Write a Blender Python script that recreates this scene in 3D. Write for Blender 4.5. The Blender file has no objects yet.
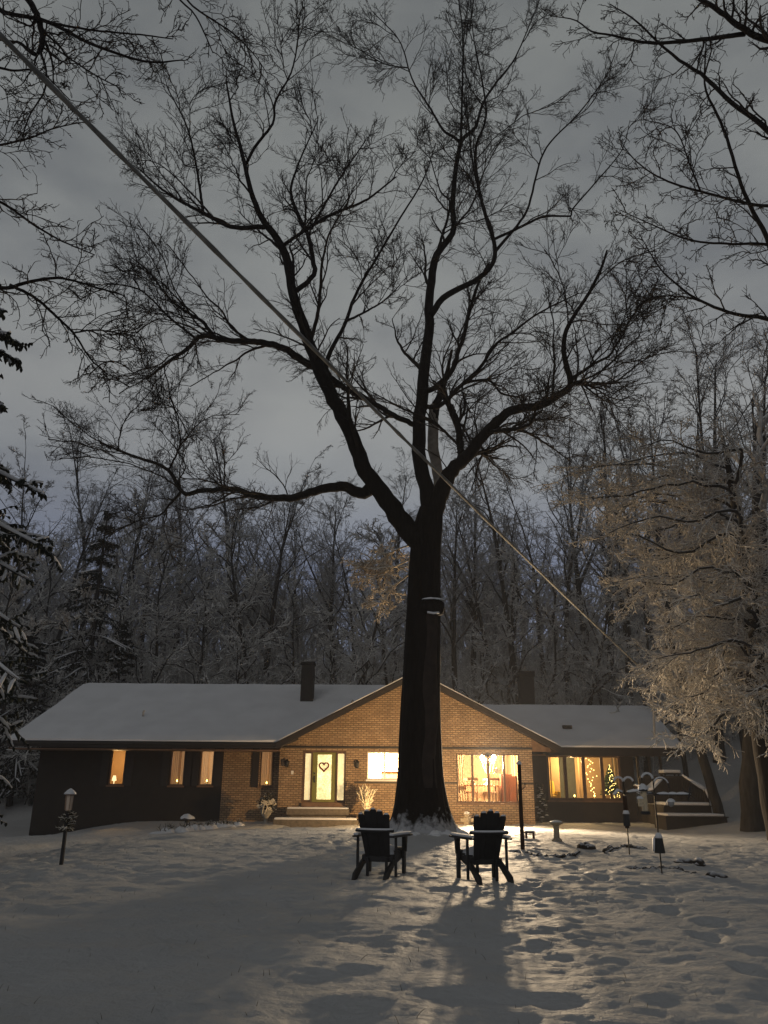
import bpy, math, random
import numpy as np
from mathutils import Vector, Matrix
random.seed(7)
PI = math.pi
sc = bpy.context.scene
COL = sc.collection

# ------------------------------------------------------------------ camera
FPX, CAMZ, PITCH, ROLL = 800.0, 1.65, math.radians(18.84), math.radians(0.45)
cam_d = bpy.data.cameras.new('camera')
cam_d.sensor_fit = 'VERTICAL'; cam_d.sensor_height = 36; cam_d.lens = FPX / 1024 * 36
cam_d.clip_end = 2000; cam_d.clip_start = 0.1
cam = bpy.data.objects.new('camera', cam_d); COL.objects.link(cam)
CR = Matrix.Rotation(PI / 2 + PITCH, 3, 'X') @ Matrix.Rotation(ROLL, 3, 'Z')
cam.matrix_world = Matrix.Translation((0, 0, CAMZ)) @ CR.to_4x4()
sc.camera = cam


def at(px, py, Y):
    """the place at distance Y (metres north of the viewer) seen in that direction"""
    d = CR @ Vector(((px - 384) / FPX, (512 - py) / FPX, -1))
    return Vector((d.x * Y / d.y, Y, CAMZ + d.z * Y / d.y))


# ------------------------------------------------------------------ noise and terrain
def _hash(i, j, s):
    n = (i * 374761393 + j * 668265263 + s * 1442695041) & 0x7fffffff
    n = ((n ^ (n >> 13)) * 1274126177) & 0x7fffffff
    return ((n ^ (n >> 16)) & 0xffff) / 65535.0


def vnoise(x, y, s=0):
    x = np.asarray(x, float); y = np.asarray(y, float)
    i = np.floor(x).astype(np.int64); j = np.floor(y).astype(np.int64)
    fx = x - i; fy = y - j
    fx = fx * fx * (3 - 2 * fx); fy = fy * fy * (3 - 2 * fy)
    a = _hash(i, j, s); b = _hash(i + 1, j, s); c = _hash(i, j + 1, s); d = _hash(i + 1, j + 1, s)
    return (a + (b - a) * fx) * (1 - fy) + (c + (d - c) * fx) * fy - 0.5


def sstep(a, b, x):
    t = np.clip((np.asarray(x, float) - a) / (b - a), 0, 1)
    return t * t * (3 - 2 * t)


YC = [-60, 0, 5.7, 12.2, 17, 21, 26, 31, 36, 60]
ZC = [0.1, .2, .25, .37, .41, .44, .33, .2, .2, .2]
PATH = np.array([(-2.5, 32.6), (-3.4, 30.5), (-4.8, 28.2), (-6.3, 25.5), (-7.6, 22.0), (-8.6, 18), (-9.6, 13), (-10.4, 8), (-11, 2)])


def path_mask(x, y):
    x = np.asarray(x, float); y = np.asarray(y, float)
    best = np.full(np.broadcast(x, y).shape, 99.0)
    for a, b in zip(PATH[:-1], PATH[1:]):
        d = b - a; t = np.clip(((x - a[0]) * d[0] + (y - a[1]) * d[1]) / (d @ d), 0, 1)
        best = np.minimum(best, np.hypot(x - a[0] - t * d[0], y - a[1] - t * d[1]))
    return 1 - sstep(.75, 1.15, best + .25 * vnoise(x * 2.1, y * 2.1, 5))


def gz0(x, y):
    x = np.asarray(x, float); y = np.asarray(y, float)
    z = np.interp(y, YC, ZC)
    z = z - .62 * sstep(-9.5, -14.5, x) * sstep(22, 33, y) * (1 - sstep(44, 52, y))
    z = z - .22 * sstep(-4.5, -8, x) * sstep(3, 9, y) * (1 - sstep(28, 36, y))
    z = z - .12 * sstep(4, 9, x) * sstep(3, 9, y) * (1 - sstep(28, 36, y))
    z = z + .42 * sstep(10.2, 14.5, x) * sstep(26, 31.5, y) * (1 - sstep(36, 40, y))
    q = y - 41 + .8 * np.maximum(0, x - 10)
    q = np.maximum(0, q) ** 2 / (np.abs(q) + 5)
    z = z + 21 * (1 - np.exp(-.5 * q / 21))
    r = np.hypot(x - TX, y - TY)
    z = z + .26 * np.exp(-(r / 1.15) ** 2)
    return z - .13 * path_mask(x, y)


def bumps(x, y):
    p = path_mask(x, y)
    near = 1 - sstep(34, 40, y)
    wx_ = x + .5 * vnoise(x * .9, y * .9, 14); wy_ = y + .5 * vnoise(x * .9, y * .9, 15)
    b = .05 * vnoise(wx_ * .8, wy_ * .9, 1) + .034 * vnoise(wx_ * 2.1 + 3, wy_ * 2.2, 2)
    t = vnoise(wx_ * 3.4, wy_ * 3.6, 3) * 2
    am = (.55 + .45 * sstep(6, 12, y)) * (.35 + 1.2 * np.clip(vnoise(x * .6, y * .6, 8) + .5, 0, 1)) + 0 * np.clip(vnoise(x * .6, y * .6, 8) + .5, 0, 1)
    b = b + am * (.014 * t + .018 * vnoise(wx_ * 6.2, wy_ * 6.8, 6) + .020 * np.maximum(0, vnoise(x * 11, y * 12, 4)) * 2)
    # footprints wandering across the lawn
    f = np.zeros_like(b)
    for (x0, y0, x1, y1, n, sw, ph) in ((-4.4, 5.2, -8.2, 29, 38, .5, 0), (-1.2, 31.5, -.6, 13.6, 28, .35, 1), (4.6, 29.5, 2.4, 4.4, 36, .5, 2), (1.9, 12.0, 8.5, 17.5, 13, .3, 3)):
        for k in range(n):
            u = k / n; fx = x0 + (x1 - x0) * u + sw * math.sin(u * 7 + ph); fy = y0 + (y1 - y0) * u
            L_ = math.hypot(x1 - x0, y1 - y0); sx, sy = -(y1 - y0) / L_ * .13, (x1 - x0) / L_ * .13
            fx, fy = (fx + sx, fy + sy) if k % 2 else (fx - sx, fy - sy)
            m_ = (np.abs(x - fx) < .6) & (np.abs(y - fy) < .7)
            q = ((x[m_] - fx) / .12) ** 2 + ((y[m_] - fy) / .20) ** 2
            f[m_] += -.055 * np.exp(-q ** 2) + .014 * np.exp(-(np.sqrt(q) - 1.5) ** 2 * 4)
    tk = np.abs(x - (2.3 + .9 * np.sin((y - 4) * .28))); f = f - .025 * np.exp(-(tk / .16) ** 2) * sstep(4.5, 5.5, y) * (1 - sstep(9, 11, y))
    return (b * (1 - .8 * p) + f) * near + .25 * vnoise(x * .3, y * .3, 9) * sstep(44, 60, y)


TX, TY = 0.97, 21.0                                                   # foot of the old oak


def gz(x, y):
    return float(gz0(x, y))


def foot(px, py):
    """where that direction meets the ground"""
    y = 4.0
    while y < 45:
        p = at(px, py, y)
        if p.z <= gz(p.x, y):
            while p.z <= gz(p.x, y):
                y -= .02; p = at(px, py, y)
            return p.x, y
        y += .4
    return p.x, y


# ------------------------------------------------------------------ materials
def new_mat(name):
    m = bpy.data.materials.new(name); m.use_nodes = True
    nt = m.node_tree
    return m, nt, nt.nodes['Principled BSDF'], nt.nodes['Material Output']


def N(nt, t, **kw):
    n = nt.nodes.new(t)
    for k, v in kw.items():
        if k.startswith('i_'):
            n.inputs[int(k[2:]) if k[2:].isdigit() else k[2:].replace('_', ' ')].default_value = v
        else:
            setattr(n, k, v)
    return n


def ramp(nt, src, stops):
    r = N(nt, 'ShaderNodeValToRGB')
    els = r.color_ramp.elements
    while len(els) < len(stops):
        els.new(.5)
    for e, (p, c) in zip(els, stops):
        e.position = p; e.color = (*c, 1) if len(c) == 3 else c
    nt.links.new(src, r.inputs[0])
    return r


def plain(name, col, rough=.7, var=.25, scale=6, metal=0, bump=0.0):
    m, nt, b, o = new_mat(name)
    tc = N(nt, 'ShaderNodeTexCoord')
    n = N(nt, 'ShaderNodeTexNoise'); n.inputs['Scale'].default_value = scale; n.inputs['Detail'].default_value = 5
    nt.links.new(tc.outputs['Object'], n.inputs['Vector'])
    r = ramp(nt, n.outputs[0], [(.3, tuple(c * (1 - var) for c in col)), (.7, tuple(min(1, c * (1 + var)) for c in col))])
    nt.links.new(r.outputs[0], b.inputs['Base Color'])
    b.inputs['Roughness'].default_value = rough; b.inputs['Metallic'].default_value = metal
    if bump:
        bp = N(nt, 'ShaderNodeBump'); bp.inputs['Strength'].default_value = bump; bp.inputs['Distance'].default_value = .02
        nt.links.new(n.outputs[0], bp.inputs['Height']); nt.links.new(bp.outputs[0], b.inputs['Normal'])
    return m


def snowy(name, col, lo, hi, snow=(.74, .76, .8), scale=5, stretch=(1, 1, 1), var=.35, amt=1.0, ns=.5, bump=.6):
    """bark, wood or twig with snow lying on what faces the sky"""
    m, nt, b, o = new_mat(name)
    tc = N(nt, 'ShaderNodeTexCoord'); mp = N(nt, 'ShaderNodeMapping'); mp.inputs['Scale'].default_value = stretch
    nt.links.new(tc.outputs['Object'], mp.inputs['Vector'])
    n = N(nt, 'ShaderNodeTexNoise'); n.inputs['Scale'].default_value = scale; n.inputs['Detail'].default_value = 6
    nt.links.new(mp.outputs[0], n.inputs['Vector'])
    r = ramp(nt, n.outputs[0], [(.3, tuple(c * (1 - var) for c in col)), (.7, tuple(c * (1 + var) for c in col))])
    g = N(nt, 'ShaderNodeNewGeometry'); sx = N(nt, 'ShaderNodeSeparateXYZ')
    nt.links.new(g.outputs['Normal'], sx.inputs[0])
    n2 = N(nt, 'ShaderNodeTexNoise'); n2.inputs['Scale'].default_value = scale * .8; n2.inputs['Detail'].default_value = 3
    nt.links.new(tc.outputs['Object'], n2.inputs['Vector'])
    ma = N(nt, 'ShaderNodeMath', operation='MULTIPLY_ADD'); ma.inputs[1].default_value = ns; ma.inputs[2].default_value = -ns / 2
    nt.links.new(n2.outputs[0], ma.inputs[0])
    ad = N(nt, 'ShaderNodeMath', operation='ADD')
    nt.links.new(sx.outputs['Z'], ad.inputs[0]); nt.links.new(ma.outputs[0], ad.inputs[1])
    mr = N(nt, 'ShaderNodeMapRange'); mr.inputs[1].default_value = lo; mr.inputs[2].default_value = hi; mr.inputs[4].default_value = amt
    nt.links.new(ad.outputs[0], mr.inputs[0])
    mx = N(nt, 'ShaderNodeMix', data_type='RGBA')
    nt.links.new(mr.outputs[0], mx.inputs['Factor']); nt.links.new(r.outputs[0], mx.inputs['A'])
    mx.inputs['B'].default_value = (*snow, 1)
    nt.links.new(mx.outputs['Result'], b.inputs['Base Color'])
    b.inputs['Roughness'].default_value = .9; b.inputs['Specular IOR Level'].default_value = .15
    if bump:
        bp = N(nt, 'ShaderNodeBump'); bp.inputs['Strength'].default_value = bump; bp.inputs['Distance'].default_value = .03
        nt.links.new(n.outputs[0], bp.inputs['Height']); nt.links.new(bp.outputs[0], b.inputs['Normal'])
    return m


def plastered(m, z0, z1):
    """snow blown against the lowest part of a trunk"""
    nt = m.node_tree; b = nt.nodes['Principled BSDF']; src = b.inputs['Base Color'].links[0].from_socket
    tc = N(nt, 'ShaderNodeTexCoord'); s = N(nt, 'ShaderNodeSeparateXYZ'); nt.links.new(tc.outputs['Object'], s.inputs[0])
    n = N(nt, 'ShaderNodeTexNoise'); n.inputs['Scale'].default_value = 5.5; n.inputs['Detail'].default_value = 5; nt.links.new(tc.outputs['Object'], n.inputs['Vector'])
    h = N(nt, 'ShaderNodeMapRange'); h.inputs[1].default_value = z0; h.inputs[2].default_value = z1; h.inputs[3].default_value = .30; h.inputs[4].default_value = -.32; nt.links.new(s.outputs[2], h.inputs[0])
    a = N(nt, 'ShaderNodeMath', operation='ADD'); nt.links.new(n.outputs[0], a.inputs[0]); nt.links.new(h.outputs[0], a.inputs[1])
    r = ramp(nt, a.outputs[0], [(.52, (0, 0, 0)), (.74, (.6, .6, .6))]); mx = N(nt, 'ShaderNodeMix', data_type='RGBA')
    nt.links.new(r.outputs[0], mx.inputs['Factor']); nt.links.new(src, mx.inputs['A']); mx.inputs['B'].default_value = (.72, .74, .78, 1); nt.links.new(mx.outputs['Result'], b.inputs['Base Color'])
    return m


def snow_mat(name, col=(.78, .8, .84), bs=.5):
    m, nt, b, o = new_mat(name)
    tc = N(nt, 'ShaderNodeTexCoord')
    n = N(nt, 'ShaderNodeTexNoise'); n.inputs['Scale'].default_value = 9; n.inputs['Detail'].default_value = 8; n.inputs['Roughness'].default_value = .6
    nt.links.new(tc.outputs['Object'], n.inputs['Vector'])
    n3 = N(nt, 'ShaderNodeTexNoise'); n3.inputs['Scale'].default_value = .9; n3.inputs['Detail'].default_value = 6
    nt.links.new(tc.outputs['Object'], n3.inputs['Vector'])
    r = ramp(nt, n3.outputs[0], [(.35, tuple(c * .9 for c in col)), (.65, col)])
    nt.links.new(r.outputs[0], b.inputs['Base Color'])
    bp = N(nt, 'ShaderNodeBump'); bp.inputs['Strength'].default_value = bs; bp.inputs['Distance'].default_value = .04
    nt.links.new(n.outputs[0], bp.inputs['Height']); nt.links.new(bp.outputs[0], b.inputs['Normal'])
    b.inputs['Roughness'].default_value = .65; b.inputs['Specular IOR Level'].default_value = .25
    return m


def brick_mat():
    m, nt, b, o = new_mat('tan brick')
    tc = N(nt, 'ShaderNodeTexCoord'); s = N(nt, 'ShaderNodeSeparateXYZ'); c = N(nt, 'ShaderNodeCombineXYZ')
    nt.links.new(tc.outputs['Object'], s.inputs[0])
    a = N(nt, 'ShaderNodeMath', operation='ADD'); nt.links.new(s.outputs[0], a.inputs[0]); nt.links.new(s.outputs[1], a.inputs[1])
    nt.links.new(a.outputs[0], c.inputs[0]); nt.links.new(s.outputs[2], c.inputs[1])
    br = N(nt, 'ShaderNodeTexBrick'); br.offset = .5
    br.inputs['Scale'].default_value = 1; br.inputs['Brick Width'].default_value = .215; br.inputs['Row Height'].default_value = .084
    br.inputs['Mortar Size'].default_value = .018; br.inputs['Mortar Smooth'].default_value = .3
    br.inputs['Color1'].default_value = (.40, .275, .165, 1); br.inputs['Color2'].default_value = (.25, .155, .09, 1)
    br.inputs['Mortar'].default_value = (.15, .11, .07, 1); br.inputs['Bias'].default_value = -.15
    nt.links.new(c.outputs[0], br.inputs['Vector'])
    n = N(nt, 'ShaderNodeTexNoise'); n.inputs['Scale'].default_value = 1.4; n.inputs['Detail'].default_value = 6
    nt.links.new(tc.outputs['Object'], n.inputs['Vector'])
    r = ramp(nt, n.outputs[0], [(.3, (.78, .78, .78)), (.7, (1.1, 1.08, 1.05))])
    mx = N(nt, 'ShaderNodeMix', data_type='RGBA', blend_type='MULTIPLY'); mx.inputs['Factor'].default_value = 1
    nt.links.new(br.outputs['Color'], mx.inputs['A']); nt.links.new(r.outputs[0], mx.inputs['B'])
    nt.links.new(mx.outputs['Result'], b.inputs['Base Color'])
    bp = N(nt, 'ShaderNodeBump'); bp.invert = True; bp.inputs['Strength'].default_value = .7; bp.inputs['Distance'].default_value = .012
    nt.links.new(br.outputs['Fac'], bp.inputs['Height']); nt.links.new(bp.outputs[0], b.inputs['Normal'])
    b.inputs['Roughness'].default_value = .9
    return m


def glow(name, col, s, base=(.8, .7, .5)):
    m, nt, b, o = new_mat(name)
    b.inputs['Base Color'].default_value = (*base, 1)
    b.inputs['Emission Color'].default_value = (*col, 1); b.inputs['Emission Strength'].default_value = s
    b.inputs['Roughness'].default_value = .6
    return m


def lace_glow(name, col, lo, hi, scale):
    """a lit lace curtain pressed against the glass"""
    m, nt, b, o = new_mat(name)
    tc = N(nt, 'ShaderNodeTexCoord')
    v = N(nt, 'ShaderNodeTexVoronoi'); v.inputs['Scale'].default_value = scale
    nt.links.new(tc.outputs['Object'], v.inputs['Vector'])
    n = N(nt, 'ShaderNodeTexNoise'); n.inputs['Scale'].default_value = 2.2; n.inputs['Detail'].default_value = 4
    nt.links.new(tc.outputs['Object'], n.inputs['Vector'])
    ad = N(nt, 'ShaderNodeMath', operation='MULTIPLY_ADD'); ad.inputs[1].default_value = .5
    nt.links.new(v.outputs['Distance'], ad.inputs[0]); nt.links.new(n.outputs[0], ad.inputs[2])
    mr = N(nt, 'ShaderNodeMapRange'); mr.inputs[1].default_value = .35; mr.inputs[2].default_value = .95
    mr.inputs[3].default_value = hi; mr.inputs[4].default_value = lo
    nt.links.new(ad.outputs[0], mr.inputs[0]); nt.links.new(mr.outputs[0], b.inputs['Emission Strength'])
    b.inputs['Emission Color'].default_value = (*col, 1); b.inputs['Base Color'].default_value = (.7, .65, .5, 1)
    return m


def glass_mat():
    m, nt, b, o = new_mat('window glass')
    t = N(nt, 'ShaderNodeBsdfTransparent'); g = N(nt, 'ShaderNodeBsdfGlossy'); g.inputs['Roughness'].default_value = .02
    f = N(nt, 'ShaderNodeFresnel'); f.inputs['IOR'].default_value = 1.45
    mx = N(nt, 'ShaderNodeMixShader')
    t.inputs['Color'].default_value = (.93, .95, .93, 1)
    nt.links.new(f.outputs[0], mx.inputs[0]); nt.links.new(t.outputs[0], mx.inputs[1]); nt.links.new(g.outputs[0], mx.inputs[2])
    nt.links.new(mx.outputs[0], o.inputs['Surface'])
    return m


def curtain_mat(name, col):
    m, nt, b, o = new_mat(name)
    tc = N(nt, 'ShaderNodeTexCoord'); w = N(nt, 'ShaderNodeTexWave'); w.inputs['Scale'].default_value = 9; w.inputs['Distortion'].default_value = 1.5
    nt.links.new(tc.outputs['Object'], w.inputs['Vector'])
    r = ramp(nt, w.outputs[0], [(0, tuple(c * .75 for c in col)), (1, col)])
    d = N(nt, 'ShaderNodeBsdfDiffuse'); t = N(nt, 'ShaderNodeBsdfTranslucent'); mx = N(nt, 'ShaderNodeMixShader'); mx.inputs[0].default_value = .55
    nt.links.new(r.outputs[0], d.inputs['Color']); nt.links.new(r.outputs[0], t.inputs['Color'])
    nt.links.new(d.outputs[0], mx.inputs[1]); nt.links.new(t.outputs[0], mx.inputs[2]); nt.links.new(mx.outputs[0], o.inputs['Surface'])
    return m


M = dict(
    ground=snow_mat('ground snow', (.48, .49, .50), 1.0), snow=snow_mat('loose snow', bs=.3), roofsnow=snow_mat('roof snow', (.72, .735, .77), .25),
    brick=brick_mat(), brown=plain('brown painted trim', (.015, .010, .007), .6), darkwood=plain('dark stained siding', (.014, .009, .006), .7, .3, 3),
    shaded_wall=plain('wall coloured as unlit', (.012, .009, .007), .8, .3, 3),
    soffit=plain('soffit board', (.16, .09, .05), .7), frame=plain('window frame', (.10, .055, .03), .5),
    olive=plain('olive door paint', (.20, .19, .045), .4, .1), stone=plain('step stone', (.13, .11, .085), .85, .3, 8),
    sootbrick=plain('dark chimney masonry', (.02, .018, .017), .9, .4, 12, bump=.5), glass=glass_mat(),
    bark=snowy('oak bark', (.013, .010, .008), .72, 1.05, scale=3.2, stretch=(5, 5, .8), amt=.55, ns=.7, bump=1.0),
    oakfoot=plastered(snowy('oak trunk bark', (.012, .009, .007), .72, 1.05, scale=3.2, stretch=(5, 5, .8), amt=.55, ns=.7, bump=1.0), -.1, .75),
    barebark=plain('bare pale wood', (.30, .27, .23), .8, .35, 5, bump=.5),
    rustbark=plain('rusty inner bark', (.024, .015, .011), .9, .45, 4, bump=.8),
    twig=snowy('oak twig', (.028, .022, .017), .75, 1.1, scale=4, amt=.35, bump=0),
    frost=snowy('frosted twig', (.34, .33, .32), -.3, .6, (.80, .80, .79), scale=3, bump=0),
    wfrost=snowy('snow laden twig', (.30, .28, .25), -.2, .6, (.80, .785, .76), scale=3, bump=0),
    palefrost=snowy('snow coated twig', (.42, .34, .24), -.4, .5, (.8, .77, .72), scale=3, bump=0),
    drygrass=plain('dry grass', (.09, .07, .03), .9),
    fbark=snowy('forest bark', (.032, .030, .028), .40, .90, scale=2.5, stretch=(4, 4, .8), amt=.7, bump=.5),
    ftwig=snowy('forest twig', (.22, .215, .21), -.15, .8, (.80, .80, .80), scale=1.2, amt=.85, bump=0),
    needle=snowy('spruce needles', (.012, .018, .013), .75, 1.1, scale=3, amt=.45, bump=0),
    chair=plain('black painted wood', (.014, .013, .013), .55, .3, 8), iron=plain('black iron', (.012, .012, .012), .5, .2, 9),
    post=snowy('weathered post', (.045, .026, .016), .55, .9, scale=8, stretch=(3, 3, .6), bump=.4),
    cable=snowy('snow covered cable', (.20, .20, .19), .25, .6, (.62, .63, .64), scale=3, bump=.2),
    copper=plain('lantern housing', (.30, .2, .14), .5), frosted=plain('milky lantern glass', (.62, .5, .4), .4, .1),
    ceramic=plain('grey planter', (.3, .28, .25), .7), stonegrey=plain('grey garden stone', (.32, .27, .2), .9, .3, 14, bump=.4),
    dinwall=plain('tan dining room paint', (.24, .155, .08), .8, .1), dcurtain=curtain_mat('heavy tan curtain', (.40, .29, .18)),
    cream=plain('cream room paint', (.36, .25, .14), .8, .06), floorwood=plain('floor boards', (.2, .11, .055), .5, .3, 4),
    cabinet=plain('red brown cabinet', (.10, .03, .012), .5, .2, 3), tablewood=plain('table wood', (.25, .13, .06), .4, .2, 3),
    cloth=plain('pale cloth', (.7, .62, .5), .9, .06), yellow=plain('yellow upholstery', (.6, .42, .06), .8, .1), blue=plain('grey blue wall', (.16, .18, .17), .8, .08),
    sheer=curtain_mat('sheer pale curtain', (.85, .78, .6)),
    curtain=curtain_mat('tan curtain', (.75, .6, .42)), white=plain('white plastic', (.75, .72, .66), .5, .04),
    fir=plain('christmas fir', (.03, .055, .022), .8, .3), red=plain('dark red berries', (.2, .015, .015), .5),
    leafy=snowy('planter greenery', (.05, .045, .03), .1, .8, (.7, .68, .62), scale=9, bump=0),
    ribbon=plain('pale ribbon', (.62, .55, .42), .6, .08), whitetwig=plain('white painted twigs', (.82, .74, .55), .7, .05),
    bulb=glow('lit bulb', (1, .70, .34), 60), candle=glow('candle bulb', (1, .62, .12), 14), fairy=glow('fairy bulb', (1, .70, .20), 7),
    blaze=glow('blazing lens', (1, .80, .5), 30),
    lens=glow('floodlight lens', (1, .66, .3), 25), doorlace=lace_glow('lit door lace', (1, .80, .36), .7, 2.5, 16),
    sidelace=lace_glow('lit sidelight lace', (1, .74, .36), .7, 1.5, 14), grey=plain('galvanised metal', (.3, .3, .3), .5, .15),
    rubble=snowy('snowed edging stones', (.04, .034, .028), .6, 1.0, scale=7, bump=.4), seed=plain('pale seed', (.6, .5, .34), .8, .25, 30),
    brush=snowy('far brush', (.22, .215, .21), -.2, .7, (.72, .72, .73), scale=1, amt=.7, bump=0),
)


# ------------------------------------------------------------------ mesh helpers
def tag(o, label=None, cat=None, group=None, kind=None):
    for k, v in (('label', label), ('category', cat), ('group', group), ('kind', kind)):
        if v:
            o[k] = v
    return o


def empty(name, loc, label, cat, group=None):
    o = bpy.data.objects.new(name, None); COL.objects.link(o); o.location = loc; o['org'] = tuple(loc)
    o.empty_display_size = .2
    return tag(o, label, cat, group)


def link(name, me, mat, parent):
    o = bpy.data.objects.new(name, me); COL.objects.link(o)
    if mat:
        me.materials.append(M[mat] if isinstance(mat, str) else mat)
    if parent is not None:
        o.parent = parent; o['org'] = tuple(parent['org'])
    return o


def org(parent):
    return np.array(parent['org'], float) if parent is not None else np.zeros(3)


class MB:
    def __init__(s):
        s.v, s.f = [], []

    def add(s, vs, fs):
        k = len(s.v); s.v += [tuple(v) for v in vs]; s.f += [tuple(i + k for i in f) for f in fs]
        return s

    def box(s, a, b):
        x0, y0, z0 = (min(p, q) for p, q in zip(a, b)); x1, y1, z1 = (max(p, q) for p, q in zip(a, b))
        return s.add([(x0, y0, z0), (x1, y0, z0), (x1, y1, z0), (x0, y1, z0), (x0, y0, z1), (x1, y0, z1), (x1, y1, z1), (x0, y1, z1)],
                     [(3, 2, 1, 0), (4, 5, 6, 7), (0, 1, 5, 4), (1, 2, 6, 5), (2, 3, 7, 6), (3, 0, 4, 7)])

    def prism(s, poly, vec):
        """solid between poly and poly + vec"""
        n = len(poly); P = [Vector(p) for p in poly]; V = Vector(vec)
        return s.add(P + [p + V for p in P], [tuple(range(n))[::-1], tuple(range(n, 2 * n))] + [(i, (i + 1) % n, n + (i + 1) % n, n + i) for i in range(n)])

    def tube(s, pts, rads, n=8, caps=True):
        pts = [Vector(p) for p in pts]
        if not hasattr(rads, '__len__'):
            rads = [rads] * len(pts)
        avg = (pts[-1] - pts[0])
        if avg.length < 1e-6:
            avg = Vector((0, 0, 1))
        ref = Vector((1, 0, 0)) if abs(avg.normalized().x) < .6 else Vector((0, 1, 0))
        vs = []
        for i, p in enumerate(pts):
            t = (pts[min(i + 1, len(pts) - 1)] - pts[max(i - 1, 0)]).normalized()
            u = t.cross(ref)
            u = u.normalized() if u.length > 1e-4 else t.orthogonal().normalized()
            w = t.cross(u)
            for k in range(n):
                a = 2 * PI * k / n
                vs.append(p + (u * math.cos(a) + w * math.sin(a)) * rads[i])
        fs = [(i * n + k, i * n + (k + 1) % n, (i + 1) * n + (k + 1) % n, (i + 1) * n + k) for i in range(len(pts) - 1) for k in range(n)]
        if caps:
            fs += [tuple(range(n))[::-1], tuple((len(pts) - 1) * n + k for k in range(n))]
        return s.add(vs, fs)

    def lathe(s, prof, c=(0, 0, 0), n=14, sx=1, sy=1):
        vs = [(c[0] + r * sx * math.cos(2 * PI * k / n), c[1] + r * sy * math.sin(2 * PI * k / n), c[2] + z) for r, z in prof for k in range(n)]
        m = len(prof)
        fs = [(i * n + k, i * n + (k + 1) % n, (i + 1) * n + (k + 1) % n, (i + 1) * n + k) for i in range(m - 1) for k in range(n)]
        return s.add(vs, fs + [tuple(range(n))[::-1], tuple((m - 1) * n + k for k in range(n))])

    def ball(s, c, r, n=8, sz=1.0):
        prof = [(max(.02, math.sin(a)) * r, -math.cos(a) * r * sz) for a in np.linspace(.1, PI - .1, max(4, n // 2 + 2))]
        return s.lathe(prof, c, n)

    def lump(s, c, rx, ry, rz, seed=0, n=14):
        """an irregular low heap"""
        rr = random.Random(seed); ph = [rr.uniform(0, 6.28) for _ in range(4)]
        prof = np.linspace(0, PI / 2, 6)
        vs = []
        for a in prof:
            for k in range(n):
                t = 2 * PI * k / n
                w = 1 + .16 * math.sin(2 * t + ph[0]) + .12 * math.sin(3 * t + ph[1] + a) + .1 * math.sin(5 * t + ph[2] + 2 * a)
                q = max(.03, math.cos(a))
                vs.append((c[0] + rx * q * w * math.cos(t), c[1] + ry * q * w * math.sin(t), c[2] + rz * math.sin(a) * (1 + .12 * math.sin(3 * t + ph[3]))))
        fs = [(i * n + k, i * n + (k + 1) % n, (i + 1) * n + (k + 1) % n, (i + 1) * n + k) for i in range(5) for k in range(n)]
        return s.add(vs, fs + [tuple(5 * n + k for k in range(n))])

    def build(s, name, mat, parent=None, smooth=False, bevel=0.0, loc=None):
        """world coordinates in; the object sits at its thing's place (or LOC)"""
        o3 = org(parent) if loc is None else np.array(loc, float)
        me = bpy.data.meshes.new(name)
        me.from_pydata([tuple(np.array(v) - o3) for v in s.v], [], s.f); me.update()
        o = link(name, me, mat, parent)
        if loc is not None:
            o.location = loc; o['org'] = tuple(loc)
        if smooth:
            me.polygons.foreach_set('use_smooth', [True] * len(me.polygons))
        if bevel:
            b = o.modifiers.new('bevel', 'BEVEL'); b.width = bevel; b.segments = 2; b.limit_method = 'ANGLE'
        return o


def fast_mesh(name, V, F):
    me = bpy.data.meshes.new(name); V = np.ascontiguousarray(V, dtype=np.float32); F = np.ascontiguousarray(F, dtype=np.int32)
    k = F.shape[1]
    me.vertices.add(len(V)); me.vertices.foreach_set('co', V.ravel())
    me.loops.add(F.size); me.loops.foreach_set('vertex_index', F.ravel())
    me.polygons.add(len(F)); me.polygons.foreach_set('loop_start', np.arange(0, F.size, k, dtype=np.int32))
    me.update(calc_edges=True); me.validate()
    return me


def unit(a):
    return a / np.maximum(np.linalg.norm(a, axis=-1, keepdims=True), 1e-9)


def tubes(P, R, n):
    """P (M,K,3), R (M,K) -> vertices and quads"""
    Mn, K, _ = P.shape
    T = np.empty_like(P); T[:, 1:-1] = P[:, 2:] - P[:, :-2]; T[:, 0] = P[:, 1] - P[:, 0]; T[:, -1] = P[:, -1] - P[:, -2]
    T = unit(T); avg = unit(P[:, -1] - P[:, 0])
    ref = np.zeros((Mn, 1, 3)); ax = np.argmin(np.abs(avg), axis=1); ref[np.arange(Mn), 0, ax] = 1
    U = unit(np.cross(T, ref)); W = np.cross(T, U)
    a = np.arange(n) * 2 * PI / n
    V = P[:, :, None, :] + R[:, :, None, None] * (U[:, :, None, :] * np.cos(a)[None, None, :, None] + W[:, :, None, :] * np.sin(a)[None, None, :, None])
    b = (np.arange(Mn) * K * n)[:, None, None] + (np.arange(K - 1) * n)[None, :, None]
    k = np.arange(n)[None, None, :]; k2 = (k + 1) % n
    F = np.stack([b + k, b + k2, b + n + k2, b + n + k], -1).reshape(-1, 4)
    return V.reshape(-1, 3), F


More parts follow.
